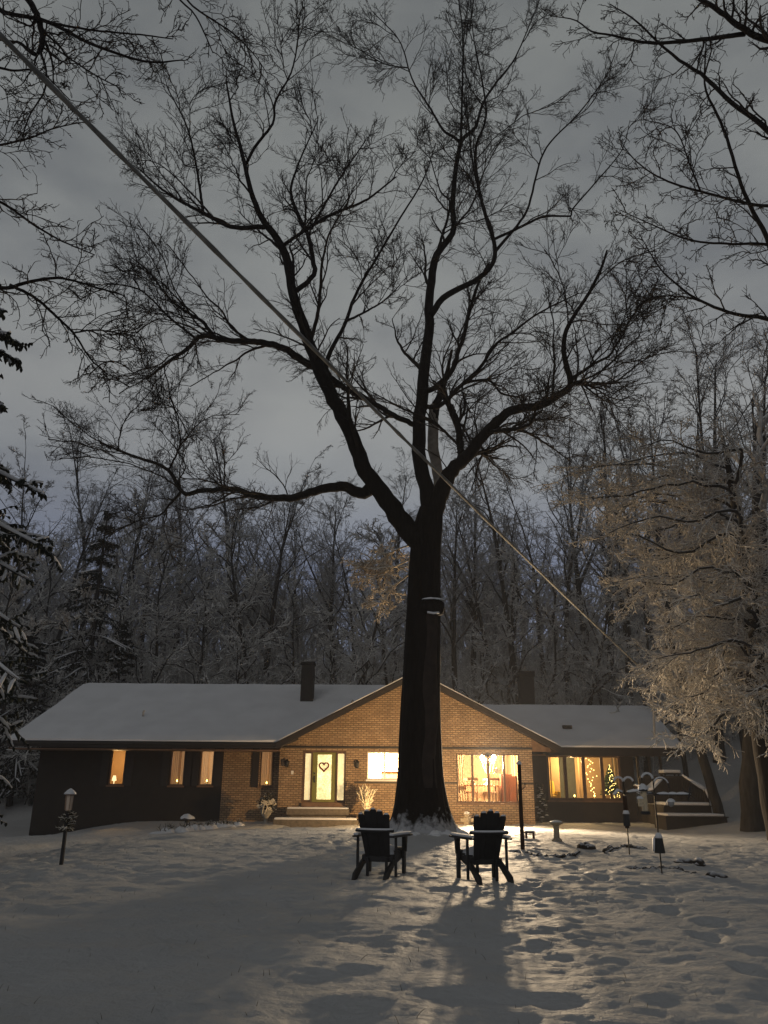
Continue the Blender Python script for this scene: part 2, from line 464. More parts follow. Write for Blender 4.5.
class TW:
    """collects bundles of tubes into one mesh"""
    def __init__(s):
        s.V, s.F, s.n = [], [], 0

    def add(s, P, R, n):
        V, F = tubes(P, R, n); s.V.append(V); s.F.append(F + s.n); s.n += len(V)
        return s

    def mesh(s, name, off=None, smooth=True):
        V = np.concatenate(s.V)
        if off is not None:
            V = V - off
        me = fast_mesh(name, V, np.concatenate(s.F))
        if smooth:
            me.polygons.foreach_set('use_smooth', np.ones(len(me.polygons), bool))
        return me

    def build(s, name, mat, parent=None, smooth=True):
        return link(name, s.mesh(name, org(parent), smooth), mat, parent)


def resample(pts, rads, K, rng, jit=0.0):
    pts = np.array([tuple(p) for p in pts], float); rads = np.array(rads, float)
    # Catmull-Rom through the points, then even spacing
    Q = np.vstack([2 * pts[0] - pts[1], pts, 2 * pts[-1] - pts[-2]]); fine, fr = [], []
    for i in range(len(pts) - 1):
        p0, p1, p2, p3 = Q[i:i + 4]
        for t in np.linspace(0, 1, 8, endpoint=False):
            fine.append(.5 * (2 * p1 + (p2 - p0) * t + (2 * p0 - 5 * p1 + 4 * p2 - p3) * t * t + (3 * p1 - p0 - 3 * p2 + p3) * t ** 3)); fr.append(rads[i] + (rads[i + 1] - rads[i]) * t)
    fine.append(pts[-1]); fr.append(rads[-1]); fine = np.array(fine); fr = np.array(fr)
    d = np.concatenate([[0], np.cumsum(np.linalg.norm(np.diff(fine, axis=0), axis=1))]); u = np.linspace(0, d[-1], K)
    out = np.stack([np.interp(u, d, fine[:, c]) for c in range(3)], 1); r = np.interp(u, d, fr)
    if jit:
        w = rng.normal(size=(K, 3)) * jit * r[:, None]; w[0] = 0
        out = out + w
    return out, r


def grow(P, R, n, L, ang, K, rng, up=0.0, wob=.16, t0=.2, rr=.6, rmin=.004, tip=.35, rel=True, bend=0.0, flat=0.0, pw=1.0):
    """N side shoots on every branch of (P,R); L relative to the parent's length when REL"""
    Mn, K0, _ = P.shape
    if Mn == 0:
        return np.zeros((0, K, 3)), np.zeros((0, K))
    par = np.repeat(np.arange(Mn), n); m = len(par)
    t = t0 + (1 - t0) * ((np.tile(np.arange(n), Mn) + rng.random(m)) / n) ** pw
    f = np.clip(t, 0, .999) * (K0 - 1); i = f.astype(int); w = (f - i)[:, None]
    pos = P[par, i] * (1 - w) + P[par, i + 1] * w; r0 = R[par, i] * (1 - w[:, 0]) + R[par, i + 1] * w[:, 0]
    T = unit(P[par, i + 1] - P[par, i])
    rd = rng.normal(size=(m, 3)); rd[:, 2] *= (1 - flat)
    perp = unit(rd - T * np.sum(rd * T, 1, keepdims=True))
    a = (ang * rng.uniform(.65, 1.3, m))[:, None]
    d = np.cos(a) * T + np.sin(a) * perp; d[:, 2] += up; d = unit(d)
    ln = L * rng.uniform(.55, 1.25, m) * (1 - .45 * t)
    if rel:
        ln = ln * np.sum(np.linalg.norm(np.diff(P, axis=1), axis=2), axis=1)[par]
    out = np.empty((m, K, 3)); out[:, 0] = pos; st = (ln / (K - 1))[:, None]
    for k in range(1, K):
        d = d + wob * rng.normal(size=(m, 3)); d[:, 2] += bend; d = unit(d); out[:, k] = out[:, k - 1] + d * st
    rs = np.maximum(rmin, rr * r0)
    return out, np.maximum(rmin * .75, rs[:, None] * np.linspace(1, tip, K)[None, :])


def copy_tree(o, parent=None):
    c = o.copy(); COL.objects.link(c)
    if parent is not None:
        c.parent = parent
    for ch in list(o.children):
        copy_tree(ch, c)
    return c


# ------------------------------------------------------------------ ground: one sheet to the horizon
def axis(a, b, step, g, lim):
    mid = list(np.arange(a, b + 1e-6, step)); s = step; hi = [mid[-1]]; lo = [mid[0]]
    while hi[-1] < lim[1]:
        s *= g; hi.append(hi[-1] + s)
    s = step
    while lo[-1] > lim[0]:
        s *= g; lo.append(lo[-1] - s)
    return np.array(lo[:0:-1] + mid + hi[1:])


gx = axis(-8, 8, .075, 1.018, (-420, 420)); s0 = .055; gy = [2.5]
while gy[-1] < 40:
    gy.append(gy[-1] + max(.055, gy[-1] * .0048))
s = .2
while gy[-1] < 520:
    s *= 1.06; gy.append(gy[-1] + s)
lo = [2.5]; s = .1
while lo[-1] > -120:
    s *= 1.15; lo.append(lo[-1] - s)
gy = np.array(lo[:0:-1] + gy)
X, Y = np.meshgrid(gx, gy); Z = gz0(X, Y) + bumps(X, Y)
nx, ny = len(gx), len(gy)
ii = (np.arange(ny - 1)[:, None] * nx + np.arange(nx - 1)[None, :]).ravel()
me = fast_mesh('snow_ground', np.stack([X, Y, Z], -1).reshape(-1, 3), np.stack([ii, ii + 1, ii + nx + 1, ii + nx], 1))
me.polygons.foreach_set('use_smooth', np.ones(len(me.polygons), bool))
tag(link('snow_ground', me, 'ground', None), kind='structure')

# ------------------------------------------------------------------ the house
HY = 34.0                                                             # brick gable front
FL = .93                                                              # floor level
house = empty('brick_house', (0, HY, .1), 'long low tan brick house with lit windows and a snow covered roof', 'house')


def wall(name, mat, x0, x1, z0, z1, y, th, holes, extra=None):
    """front at y, thickness th behind it, rectangular openings (x0,x1,z0,z1)"""
    b = MB(); xs = sorted({x0, x1, *[h[0] for h in holes], *[h[1] for h in holes]}); zs = sorted({z0, z1, *[h[2] for h in holes], *[h[3] for h in holes]})
    for i in range(len(xs) - 1):
        for j in range(len(zs) - 1):
            cx, cz = (xs[i] + xs[i + 1]) / 2, (zs[j] + zs[j + 1]) / 2
            if any(h[0] < cx < h[1] and h[2] < cz < h[3] for h in holes):
                continue
            q = [(xs[i], zs[j]), (xs[i + 1], zs[j]), (xs[i + 1], zs[j + 1]), (xs[i], zs[j + 1])]
            b.add([(u, y, w) for u, w in q], [(0, 1, 2, 3)]); b.add([(u, y + th, w) for u, w in q], [(3, 2, 1, 0)])
    for (a, c, e, f) in list(holes) + [(x0, x1, z0, z1)]:
        q = [(a, e), (c, e), (c, f), (a, f)]
        for k in range(4):
            (u, w), (u2, w2) = q[k], q[(k + 1) % 4]
            b.add([(u, y, w), (u2, y, w2), (u2, y + th, w2), (u, y + th, w)], [(0, 1, 2, 3)])
    if extra:
        b.prism(extra, (0, th, 0))
    return b.build(name, mat, house)


def wx(px, py, Yd):
    return at(px, py, Yd).x


def wz(px, py, Yd):
    return at(px, py, Yd).z


# openings, measured in metres on each front
LY = 34.7; SY = 36.5
W1 = (wx(109.6, 767, LY), wx(124.8, 767, LY), wz(117, 785, LY), wz(117, 747.5, LY))
W2 = (wx(170.2, 767, LY), wx(184.6, 767, LY), wz(178, 785.5, LY), wz(178, 748, LY))
W3 = (wx(199.6, 767, LY), wx(213.6, 767, LY), wz(207, 785.5, LY), wz(207, 748, LY))
W4 = (wx(260.0, 767, LY), wx(273.6, 767, LY), wz(267, 786.5, LY), wz(267, 749, LY))
DR = (wx(302, 780, HY), wx(345.6, 780, HY), FL, wz(324, 750.5, HY))
KT = (wx(367.2, 765, HY), wx(402, 765, HY), wz(384, 779.5, HY), wz(384, 752, HY))
DN = (wx(456.8, 778, HY), wx(520.6, 778, HY), wz(488, 803, HY), wz(488, 753.5, HY))
SN = (wx(547.5, 778, SY), wx(621.5, 778, SY), wz(585, 800.5, SY), wz(585, 755, SY))
GX0, GX1, GC, EZ, PZ = -4.16, 6.10, 1.36, 3.24, 6.08
LX0 = -14.2
SXW = wx(223, 767, LY)
wall('wall', 'brick', SXW, GX0, -.9, 3.12, LY, .28, [W4])
dw_ = wall('wall', 'shaded_wall', LX0, SXW - .003, -.9, 3.12, LY + .01, .27, [W1, W2, W3]); dw_['label'] = 'left wing wall with its night shade put into the colour'  # near-black colour stands in for the missing light on this wall
gable_wall = wall('wall', 'brick', GX0, GX1, -.3, 3.10, HY, .28, [DR, KT, DN])
b = MB(); zr = lambda x: PZ - .06 - abs(x - GC) * (PZ - EZ) / 5.62
b.prism([(GX0, HY + .004, 3.10), (GX1, HY + .004, 3.10), (GX1, HY + .004, zr(GX1)), (GC, HY + .004, zr(GC)), (GX0, HY + .004, zr(GX0))], (0, .27, 0))
b.build('gable', 'brick', house)
wall('wall', 'darkwood', GX1, 10.95, -.3, 3.15, SY, .2, [SN])
b = MB(); b.box((LX0, LY + .28, -.9), (LX0 + .28, 43.5, 3.1)); b.build('wall', 'brick', house)       # end wall
b = MB(); b.box((LX0, 43.5, -.9), (GX1, 43.8, 3.1)); b.build('wall', 'brick', house)                # rear wall
b = MB(); b.box((GX1 - .28, HY + .3, -.3), (GX1, SY - .003, 3.2)); b.build('wall', 'brick', house)        # gable flank
b = MB(); b.box((10.75, SY + .2, -.3), (10.95, 43.5, 3.1)); b.box((GX1 + .01, 43.3, -.3), (10.74, 43.5, 3.1)); b.build('wall', 'darkwood', house)

# dark band courses
b = MB(); b.box((GX0 - .02, HY - .035, 3.06), (GX1 + .02, HY + .01, 3.14)); b.build('string_course', 'brown', house)
for a, c, z in ((DR[1] + .35, DN[0] - .01, 1.72), (DN[1] + .01, GX1, 1.72)):
    MB().box((a, HY - .03, z), (c, HY + .01, z + .05)).build('string_course', 'brown', house)

# roofs: board slab with fascia, and the snow lying on it
def slope(e0, e1, r1, r0, name, mat, lift, th, inset=0.0):
    q = [Vector(p) + Vector((0, 0, lift)) for p in (e0, e1, r1, r0)]
    return MB().prism(q, (0, 0, th)).build(name, mat, house, bevel=.03 if mat == 'roofsnow' else 0)


def grid_slope(e0, e1, r1, r0, name, lift, th, nu, nv, seed):
    """snow blanket with a soft uneven top"""
    P = [np.array(p, float) for p in (e0, e1, r1, r0)]; top, bot = [], []
    for j in range(nv + 1):
        for i in range(nu + 1):
            u, v = i / nu, j / nv
            p = (P[0] * (1 - u) + P[1] * u) * (1 - v) + (P[3] * (1 - u) + P[2] * u) * v
            if v == 0:
                p = p + [0, -.05 * float(vnoise(p[0] * 1.3, 7, seed)) - .02, 0]
            ed = min(u * nu, (1 - u) * nu, v * nv, 1.0)
            h = th * (.5 + .35 * float(vnoise(p[0] * .9, p[1], seed + 3)) + (.5 - .35 * float(vnoise(p[0] * .9, p[1], seed + 3))) * min(1, ed)) + .035 * float(vnoise(p[0] * .7, p[1] * .9, seed)) + .02 * float(vnoise(p[0] * 2.7, p[1] * 2.9, seed + 1))
            top.append(p + [0, 0, lift + h]); bot.append(p + [0, 0, lift])
    b = MB(); w = nu + 1
    b.add(top, [(j * w + i, j * w + i + 1, (j + 1) * w + i + 1, (j + 1) * w + i) for j in range(nv) for i in range(nu)])
    ring = [i for i in range(w)] + [j * w + nu for j in range(1, nv + 1)] + [nv * w + i for i in range(nu - 1, -1, -1)] + [j * w for j in range(nv - 1, 0, -1)]
    vs = [top[i] for i in ring] + [bot[i] for i in ring]; n = len(ring)
    b.add(vs, [(i, n + i, n + (i + 1) % n, (i + 1) % n) for i in range(n)])
    return b.build(name, 'roofsnow', house, smooth=True)


RY, RZ = 39.0, 6.05
EYL = 33.35
mainroof = slope((-15.0, EYL, EZ - .2), (GX0 + .1, EYL, EZ - .2), (GC, RY, RZ - .2), (-14.33, RY, RZ - .2), 'roof', 'brown', 0, .18)
grid_slope((-15.03, EYL - .03, EZ), (GX0 + .2, EYL - .03, EZ), (GC, RY, RZ), (-14.33, RY, RZ), 'roof_snow', 0, .13, 60, 24, 21)
slope((-15.0, 44.6, EZ - .2), (GC, 44.6, EZ - .2), (GC, RY, RZ - .2), (-14.33, RY, RZ - .2), 'roof', 'brown', -.01, .18)
grid_slope((GC, 44.63, EZ), (-15.03, 44.63, EZ), (-14.33, RY, RZ), (GC, RY, RZ), 'roof_snow', -.01, .13, 30, 12, 25)
b = MB().prism([(LX0 + .02, LY + .3, 3.02), (LX0 + .02, 43.4, 3.02), (LX0 + .02, RY, 5.6)], (.2, 0, 0)); b.build('gable', 'darkwood', house)
GY = 33.25
for sgn, ex in ((-1, GC - 5.62), (1, GC + 5.78)):
    ez = PZ - abs(ex - GC) * (PZ - EZ) / 5.62
    slope((ex, GY, ez - .2), (GC, GY, PZ - .2), (GC, 40.5, PZ - .2), (ex, 40.5, ez - .2), 'roof', 'brown', 0, .19)
    grid_slope((ex, GY + .02, ez), (GC, GY + .02, PZ), (GC, 40.5, PZ), (ex, 40.5, ez), 'roof_snow', 0, .07, 20, 20, 31 + sgn)
# raking boards along the gable edge and the boxed eave return
b = MB()
for ex in (GC - 5.60, GC + 5.76):
    ez = PZ - abs(ex - GC) * (PZ - EZ) / 5.62
    b.prism([(ex, GY - .03, ez - .27), (GC, GY - .03, PZ - .27), (GC, GY - .03, PZ - .04), (ex, GY - .03, ez - .04)], (0, .028, 0))
b.build('rake_board', 'brown', house)
b = MB(); b.box((GX1 + .02, HY - .01, 2.98), (GC + 5.5, HY + .02, 3.16)); b.prism([(GX1 + .004, HY - .02, 3.10), (GC + 5.55, HY - .02, 3.02), (GC + 5.55, HY - .02, 3.0), (GX1 + .004, HY - .02, zr(GX1) - .12)][:3] + [(GX1 + .004, HY - .02, zr(GX1) - .14)], (0, .03, 0))
b.build('eave_return', 'soffit', house)
# soffits and fascias
b = MB(); b.box((-14.95, EYL + .03, EZ - .33), (GX0 + .05, LY - .003, EZ - .29)); b.build('soffit', 'soffit', house)
b = MB(); b.box((-15.0, EYL - .02, EZ - .24), (GX0 + .12, EYL + .025, EZ - .03)); b.build('fascia', 'brown', house)
b = MB(); b.box((-15.02, EYL - .09, EZ - .14), (GX0 + .16, EYL - .023, EZ - .05)); b.build('gutter', 'brown', house, bevel=.02)
b = MB(); b.box((GX1 + .9, 35.68, EZ - .35), (12.88, 35.73, EZ - .03)); b.build('fascia', 'brown', house)
b = MB(); b.box((GX1 + .02, 35.75, EZ - .33), (12.8, SY - .004, EZ - .29)); b.build('soffit', 'soffit', house)
# right wing roof
slope((GX1 - .6, 35.7, EZ - .2), (12.9, 35.7, EZ - .2), (12.9, 39.8, 5.07), (3.2, 39.8, 5.07), 'roof', 'brown', 0, .18)
grid_slope((GX1 - .6, 35.68, EZ), (12.92, 35.68, EZ), (12.92, 39.8, 5.27), (3.2, 39.8, 5.27), 'roof_snow', 0, .13, 40, 18, 41)
slope((3.2, 44.0, EZ - .2), (12.9, 44.0, EZ - .2), (12.9, 39.8, 5.07), (3.2, 39.8, 5.07), 'roof', 'brown', -.01, .18)
grid_slope((12.92, 44.0, EZ), (3.2, 44.0, EZ), (3.2, 39.8, 5.27), (12.92, 39.8, 5.27), 'roof_snow', -.01, .13, 20, 10, 43)
b = MB().prism([(10.76, SY + .2, 3.1), (10.76, 43.4, 3.1), (10.76, 39.8, 4.95)], (.18, 0, 0)); b.build('gable', 'darkwood', house)
# chimneys and vents stand on the roof
b = MB(); cx = wx(307.5, 690, 37.3); b.box((cx - .29, 37.0, 4.7), (cx + .29, 37.6, 6.86)); b.box((cx - .33, 36.96, 6.86), (cx + .33, 37.64, 6.98))
ch = b.build('chimney', 'sootbrick', mainroof, bevel=.015); ch['label'] = 'short dark chimney on the left roof'
b = MB(); cx = wx(526.3, 690, 41); b.box((cx - .36, 40.7, 4.4), (cx + .36, 41.4, wz(526, 677, 41))); b.box((cx - .41, 40.65, wz(526, 677, 41)), (cx + .41, 41.45, wz(526, 672, 41)))
ch = b.build('chimney', 'sootbrick', mainroof, bevel=.015); ch['label'] = 'broad dark chimney behind the right roof'


def roof_pt(px, py):
    """where that direction meets the front slope of the left roof"""
    for k in range(2000):
        Yd = 33.3 + k * .005; p = at(px, py, Yd)
        if p.z <= EZ + (Yd - EYL) * (RZ - EZ) / (RY - EYL):
            return p
    return p


for px, py, h in ((142.5, 719.5, .32), (352, 705.5, .18)):
    p = roof_pt(px, py); b = MB().tube([p - Vector((0, 0, .1)), p + Vector((0, 0, h)), p + Vector((.06, 0, h + .06))], .045, 8); b.build('vent_pipe', 'grey', mainroof)
b = MB(); p = at(567, 726, 37.2); b.box(p - Vector((.2, .1, .12)), p + Vector((.2, .1, .03))); b.build('roof_vent', 'sootbrick', mainroof)


# windows -------------------------------------------------------------
def window(h, y, nm, mat='frame', fw=.05, sill=True, slide=False, label=None):
    x0, x1, z0, z1 = h; b = MB(); a, c = y + .05, y + .13
    b.box((x0, a, z1 - fw), (x1, c, z1)); b.box((x0, a, z0), (x1, c, z0 + fw))
    b.box((x0, a, z0 + fw), (x0 + fw, c, z1 - fw)); b.box((x1 - fw, a, z0 + fw), (x1, c, z1 - fw))
    for k in range(1, nm):
        xm = x0 + (x1 - x0) * k / nm; b.box((xm - fw * .7, a + .004, z0 + fw), (xm + fw * .7, c, z1 - fw))
    w = b.build('window', mat, house)
    if label:
        w['label'] = label
    g = MB()
    for k in range(nm):
        xa = x0 + (x1 - x0) * k / nm + fw * .6; xb = x0 + (x1 - x0) * (k + 1) / nm - fw * .6
        g.add([(xa, y + .09, z0 + fw * .8), (xb, y + .09, z0 + fw * .8), (xb, y + .09, z1 - fw * .8), (xa, y + .09, z1 - fw * .8)], [(0, 1, 2, 3)])
    g.build('pane', 'glass', w)
    if sill:
        MB().box((x0 - .05, y - .06, z0 - .07), (x1 + .05, y + .05, z0 - .002)).build('sill', 'soffit' if mat == 'frame' else mat, w)
    return w


for h, l in ((W1, 'tall narrow window lit bright amber'), (W2, None), (W3, None), (W4, 'tall narrow window nearest the door')):
    window(h, LY, 1, label=l)
    b = MB()
    for xa in (h[0] - .34, h[1] + .04)[:1 if h is W4 else 2]:                                 # flat dark shutters
        b.box((xa, LY - .035, h[2] - .03), (xa + .3, LY - .003, h[3] + .03))
        for k in range(12):
            z = h[2] + (h[3] - h[2]) * k / 12; b.box((xa + .04, LY - .05, z + .02), (xa + .26, LY - .036, z + .07))
    b.build('shutter', 'brown', house)
window(KT, HY, 2, 'white', .045, label='sliding kitchen window glowing pale yellow')
window(DN, HY, 4, 'frame', .06, label='wide four light window lit by the chandelier')
window(SN, SY, 4, 'frame', .10, label='row of four sunroom windows')

# entrance: frame, door, two sidelights
x0, x1, z0, z1 = DR; dx0, dx1 = wx(312, 780, HY), wx(335.6, 780, HY)
b = MB(); a, c = HY + .02, HY + .2
b.box((x0, a, z1 - .07), (x1, c, z1)); b.box((x0, a, z0), (x1, c, z0 + .05))
for xa, xb in ((x0, x0 + .06), (dx0 - .07, dx0 - .01), (dx1 + .01, dx1 + .07), (x1 - .06, x1)):
    b.box((xa, a, z0 + .05), (xb, c, z1 - .07))
b.build('door_frame', 'frame', house)
gl = (wx(317, 777, HY), wx(331.2, 777, HY), wz(324, 799.5, HY), wz(324, 754.5, HY))
b = MB(); ya, yb = HY + .08, HY + .125; zt = z1 - .075; zb = z0 + .055
for q in ((dx0, gl[0], zb, zt), (gl[1], dx1, zb, zt), (gl[0], gl[1], zb, gl[2]), (gl[0], gl[1], gl[3], zt)):
    b.box((q[0], ya, q[2]), (q[1], yb, q[3]))
door = b.build('door', 'olive', house)
MB().box((gl[0] - .002, ya + .02, gl[2] - .002), (gl[1] + .002, ya + .03, gl[3] + .002)).build('lace_curtain', 'doorlace', door)
MB().add([(gl[0], ya + .008, gl[2]), (gl[1], ya + .008, gl[2]), (gl[1], ya + .008, gl[3]), (gl[0], ya + .008, gl[3])], [(0, 1, 2, 3)]).build('glass', 'glass', door)
b = MB(); hx = dx0 + .09; b.box((hx - .03, ya - .02, 1.72), (hx + .03, ya - .001, 1.98)); b.tube([(hx, ya - .02, 1.78), (hx, ya - .07, 1.80), (hx, ya - .07, 1.92), (hx, ya - .02, 1.94)], .012, 6); b.ball((hx, ya - .03, 2.08), .035)
b.build('handle', 'iron', door)
for xa, xb in ((wx(304.6, 777, HY), wx(310.2, 777, HY)), (wx(337.4, 777, HY), wx(343.8, 777, HY))):
    b = MB(); zz0, zz1 = wz(324, 800, HY), wz(324, 753.5, HY)
    lx, rx = (x0 + .06, dx0 - .07) if xa < dx0 else (dx1 + .07, x1 - .06)
    for q in ((lx, xa, z0 + .05, z1 - .07), (xb, rx, z0 + .05, z1 - .07), (xa, xb, z0 + .05, zz0), (xa, xb, zz1, z1 - .07)):
        if q[1] > q[0]:
            b.box((q[0], ya, q[2]), (q[1], yb, q[3]))
    sl = b.build('sidelight', 'frame', house)
    MB().box((xa - .001, ya + .02, zz0), (xb + .001, ya + .03, zz1)).build('lace_curtain', 'sidelace', sl)
    MB().add([(xa, ya + .008, zz0), (xb, ya + .008, zz0), (xb, ya + .008, zz1), (xa, ya + .008, zz1)], [(0, 1, 2, 3)]).build('pane', 'glass', sl)
for px, py in ((287, 763), (357.2, 764)):                              # unlit lanterns beside the door
    p = at(px, py, HY - .12); b = MB(); b.box((p.x - .05, HY - .03, p.z - .12), (p.x + .05, HY - .002, p.z + .1))
    b.tube([(p.x, HY - .03, p.z + .05), (p.x, HY - .12, p.z + .13), (p.x, HY - .13, p.z + .11)], .012, 6)
    b.lathe([(.05, -.16), (.075, -.12), (.085, .04), (.1, .06), (.03, .13), (.01, .16)], (p.x, HY - .13, p.z), 6)
    b.build('wall_lantern', 'iron', house)
p = at(292.3, 772.5, HY); MB().box((p.x - .05, HY - .02, p.z - .07), (p.x + .05, HY - .002, p.z + .07)).build('doorbell', 'white', house, bevel=.008)
# steps: stone slabs with snow on them
b = MB(); sx0, sx1 = wx(286.5, 814, 33.4), wx(349, 814, 33.4)
b.box((sx0, 33.25, .52), (sx1, HY - .004, .74)); b.box((wx(273, 821, 32.6), 32.5, .0), (wx(358, 821, 32.6), HY - .006, .37)); b.box((sx0 + .1, 33.4, .37), (sx1 - .1, HY - .01, .52))
st = b.build('front_steps', 'stone', house, bevel=.02)
b = MB(); b.box((sx0 + .03, 33.27, .743), (sx1 - .03, HY - .08, .80)); b.box((wx(273, 821, 32.6) + .05, 32.53, .373), (wx(358, 821, 32.6) - .05, 33.22, .445)); b.build('snow', 'snow', st, bevel=.02)
b = MB(); b.box((x0 + .02, HY - .12, FL - .12), (x1 - .02, HY + .02, FL + .04)); b.build('threshold', 'soffit', house)


# rooms ---------------------------------------------------------------
def room(x0, x1, y0, y1, z0, z1, mat, fl='floorwood'):
    b = MB(); b.box((x0, y1, z0), (x1, y1 + .06, z1)); b.box((x0 - .06, y0, z0), (x0, y1, z1)); b.box((x1, y0, z0), (x1 + .06, y1, z1))
    b.box((x0, y0, z1), (x1, y1, z1 + .05)); b.build('room_wall', mat, house)
    MB().box((x0, y0, z0 - .06), (x1, y1, z0 - .003)).build('room_floor', fl, house)


def lamp(name, loc, w, col=(1, .60, .27), r=.08, kind='POINT', rot=None, **kw):
    l = bpy.data.lights.new(name, kind); l.energy = w; l.color = col; l.shadow_soft_size = r
    for k, v in kw.items():
        setattr(l, k, v)
    o = bpy.data.objects.new(name, l); COL.objects.link(o); o.location = loc
    if rot is not None:
        o.rotation_euler = rot
    return o


room(2.2, 5.75, HY + .29, 38.6, FL, 3.02, 'dinwall')
room(-1.3, 1.5, HY + .29, 36.6, FL, 3.02, 'cream')
room(6.55, 10.7, SY + .21, 40.2, FL - .1, 2.98, 'blue')
room(-13.0, -9.6, LY + .29, 38, FL, 3.0, 'cream'); room(-9.4, -4.6, LY + .29, 38, FL, 3.0, 'cream')

# dining room: chandelier, table, chairs, cabinet, curtains, star
c1, c2 = at(482.5, 758, 36.0), at(493.5, 757.5, 36.0); cm = (c1 + c2) / 2
cm.z -= .06; c1.z -= .06; c2.z -= .06
chan = empty('chandelier', (cm.x, cm.y, 2.3), 'blazing brass chandelier behind the wide front window', 'chandelier')
b = MB(); b.tube([(cm.x, cm.y, 3.0), (cm.x, cm.y, 2.2)], .015, 6); b.ball((cm.x, cm.y, 2.2), .06)
for k in range(6):
    a = k * PI / 3 + .0; e = Vector((cm.x + .26 * math.cos(a), cm.y + .26 * math.sin(a), c1.z - .11))
    b.tube([(cm.x, cm.y, 2.22), (cm.x + .15 * math.cos(a), cm.y + .15 * math.sin(a), 2.15), e], .01, 6); b.lathe([(.02, -.02), (.035, .0), (.03, .02)], e, 8)
    MB().ball((e.x, e.y, e.z + .10), .05, 10).build('bulb', 'bulb', chan, smooth=True)
b.build('arm_frame', plain('aged brass', (.4, .25, .08), .35, .1, 6, 1), chan)
for c in (c1, c2):
    lamp('chandelier_light', (c.x, c.y - .16, c.z - .20), 1350, (1, .72, .42), .09)
tx = 4.2
tb = empty('dining_table', (tx, 36.0, FL), 'wooden dining table under the blazing chandelier', 'table')
b = MB(); b.box((tx - .8, 35.45, FL + .70), (tx + .8, 36.55, FL + .75)); b.build('tabletop', 'tablewood', tb, bevel=.01)
for sx in (-1, 1):
    for sy in (-1, 1):
        MB().tube([(tx + sx * .7, 36 + sy * .45, FL), (tx + sx * .7, 36 + sy * .45, FL + .7)], [.03, .04], 8).build('leg', 'tablewood', tb)


def dchair(x, y, face, label):
    t = empty('dining_chair', (x, y, FL), label, 'chair', 'chairs around the dining table')
    s = .22; f = face
    MB().box((x - s, y - s, FL + .43), (x + s, y + s, FL + .47)).build('seat', 'tablewood', t)
    b = MB(); yb = y - f * (s - .02)
    for k in (-1, -.33, .33, 1):
        b.tube([(x + k * (s - .03), yb, FL + .47), (x + k * (s - .03), yb - f * .08, FL + 1.0)], .014, 6)
    b.box((x - s, yb - f * .08 - .015, FL + .93), (x + s, yb - f * .08 + .015, FL + 1.03)); b.build('backrest', 'tablewood', t)
    for sx in (-1, 1):
        for sy in (-1, 1):
            MB().tube([(x + sx * (s - .03), y + sy * (s - .03), FL), (x + sx * (s - .03), y + sy * (s - .03), FL + .43)], .016, 6).build('leg', 'tablewood', t)


dchair(3.75, 35.15, 1, 'wooden dining chair near the window glass, left of the hanging star')
dchair(4.65, 35.15, 1, 'wooden dining chair near the window glass, below the hanging star')
dchair(3.75, 36.9, -1, 'wooden dining chair beyond the table, left of its centre')
dchair(4.65, 36.9, -1, 'wooden dining chair beyond the table, towards the red brown cabinet')
for k, (dx, dy) in enumerate(((-.35, -.1), (.25, .1))):
    b = MB().lathe([(.10, .0), (.13, .02), (.05, .05), (.06, .16), (.1, .22), (.09, .23)], (tx + dx, 36 + dy, FL + .755), 12)
    tag(b.build('vase', 'white', None, smooth=True, loc=(tx + dx, 36 + dy, FL + .755)), ['pale vase on the table by the curtained side', 'pale vase on the table nearer the cabinet'][k], 'vase', 'vases on the dining table')
cb = empty('cabinet', (5.35, 36.2, FL), 'tall red brown cabinet at the side of the dining room', 'cabinet')
b = MB(); b.box((5.05, 35.8, FL), (5.7, 36.6, FL + 1.2)); b.build('body', 'cabinet', cb, bevel=.01)
for x in (5.07, 5.39):
    d = MB().box((x, 35.775, FL + .08), (x + .3, 35.797, FL + 1.12)).build('door', 'cabinet', cb, bevel=.008); MB().ball((x + .15, 35.76, FL + .65), .02).build('knob', 'iron', d)


def drape(px0, px1, py0, py1, Yd, label, mat='curtain', pull=0.0):
    a, c = at(px0, py0, Yd), at(px1, py1, Yd); n = 18; vs = []
    for j in range(7):
        v = j / 6
        for i in range(n + 1):
            u = i / n; sq = 1 - pull * math.sin(PI * min(1, v * 1.1)) * .6
            vs.append((a.x + (c.x - a.x) * u * sq, Yd + .03 * math.sin(u * 21 + .4 * v), a.z + (c.z - a.z) * v))
    b = MB(); w = n + 1; b.add(vs, [(j * w + i, j * w + i + 1, (j + 1) * w + i + 1, (j + 1) * w + i) for j in range(6) for i in range(n)])
    tag(b.build('curtain', mat, None, smooth=True, loc=tuple(a)), label, 'curtain')


drape(457, 467, 753, 803, HY + .32, 'tan curtain gathered at the tree side of the wide dining window', 'dcurtain', .6)
drape(521, 512, 753, 776, HY + .32, 'tan curtain at the cabinet side of the wide dining window', 'dcurtain')
# lit star hanging in the window
p = at(497, 771, HY + .4); b = MB(); b.tube([(p.x, p.y, p.z + .17), (p.x, p.y, 2.98)], .004, 4)
pts = []
for k in range(12):
    r = .2 if k % 2 == 0 else .07; a = PI / 2 + k * PI / 6; pts.append((p.x + r * math.cos(a), p.y, p.z + r * math.sin(a)))
b.prism(pts, (0, .03, 0)); tag(b.build('star_ornament', 'white', None, loc=tuple(p)), 'pale six pointed star hanging in the dining window', 'ornament')

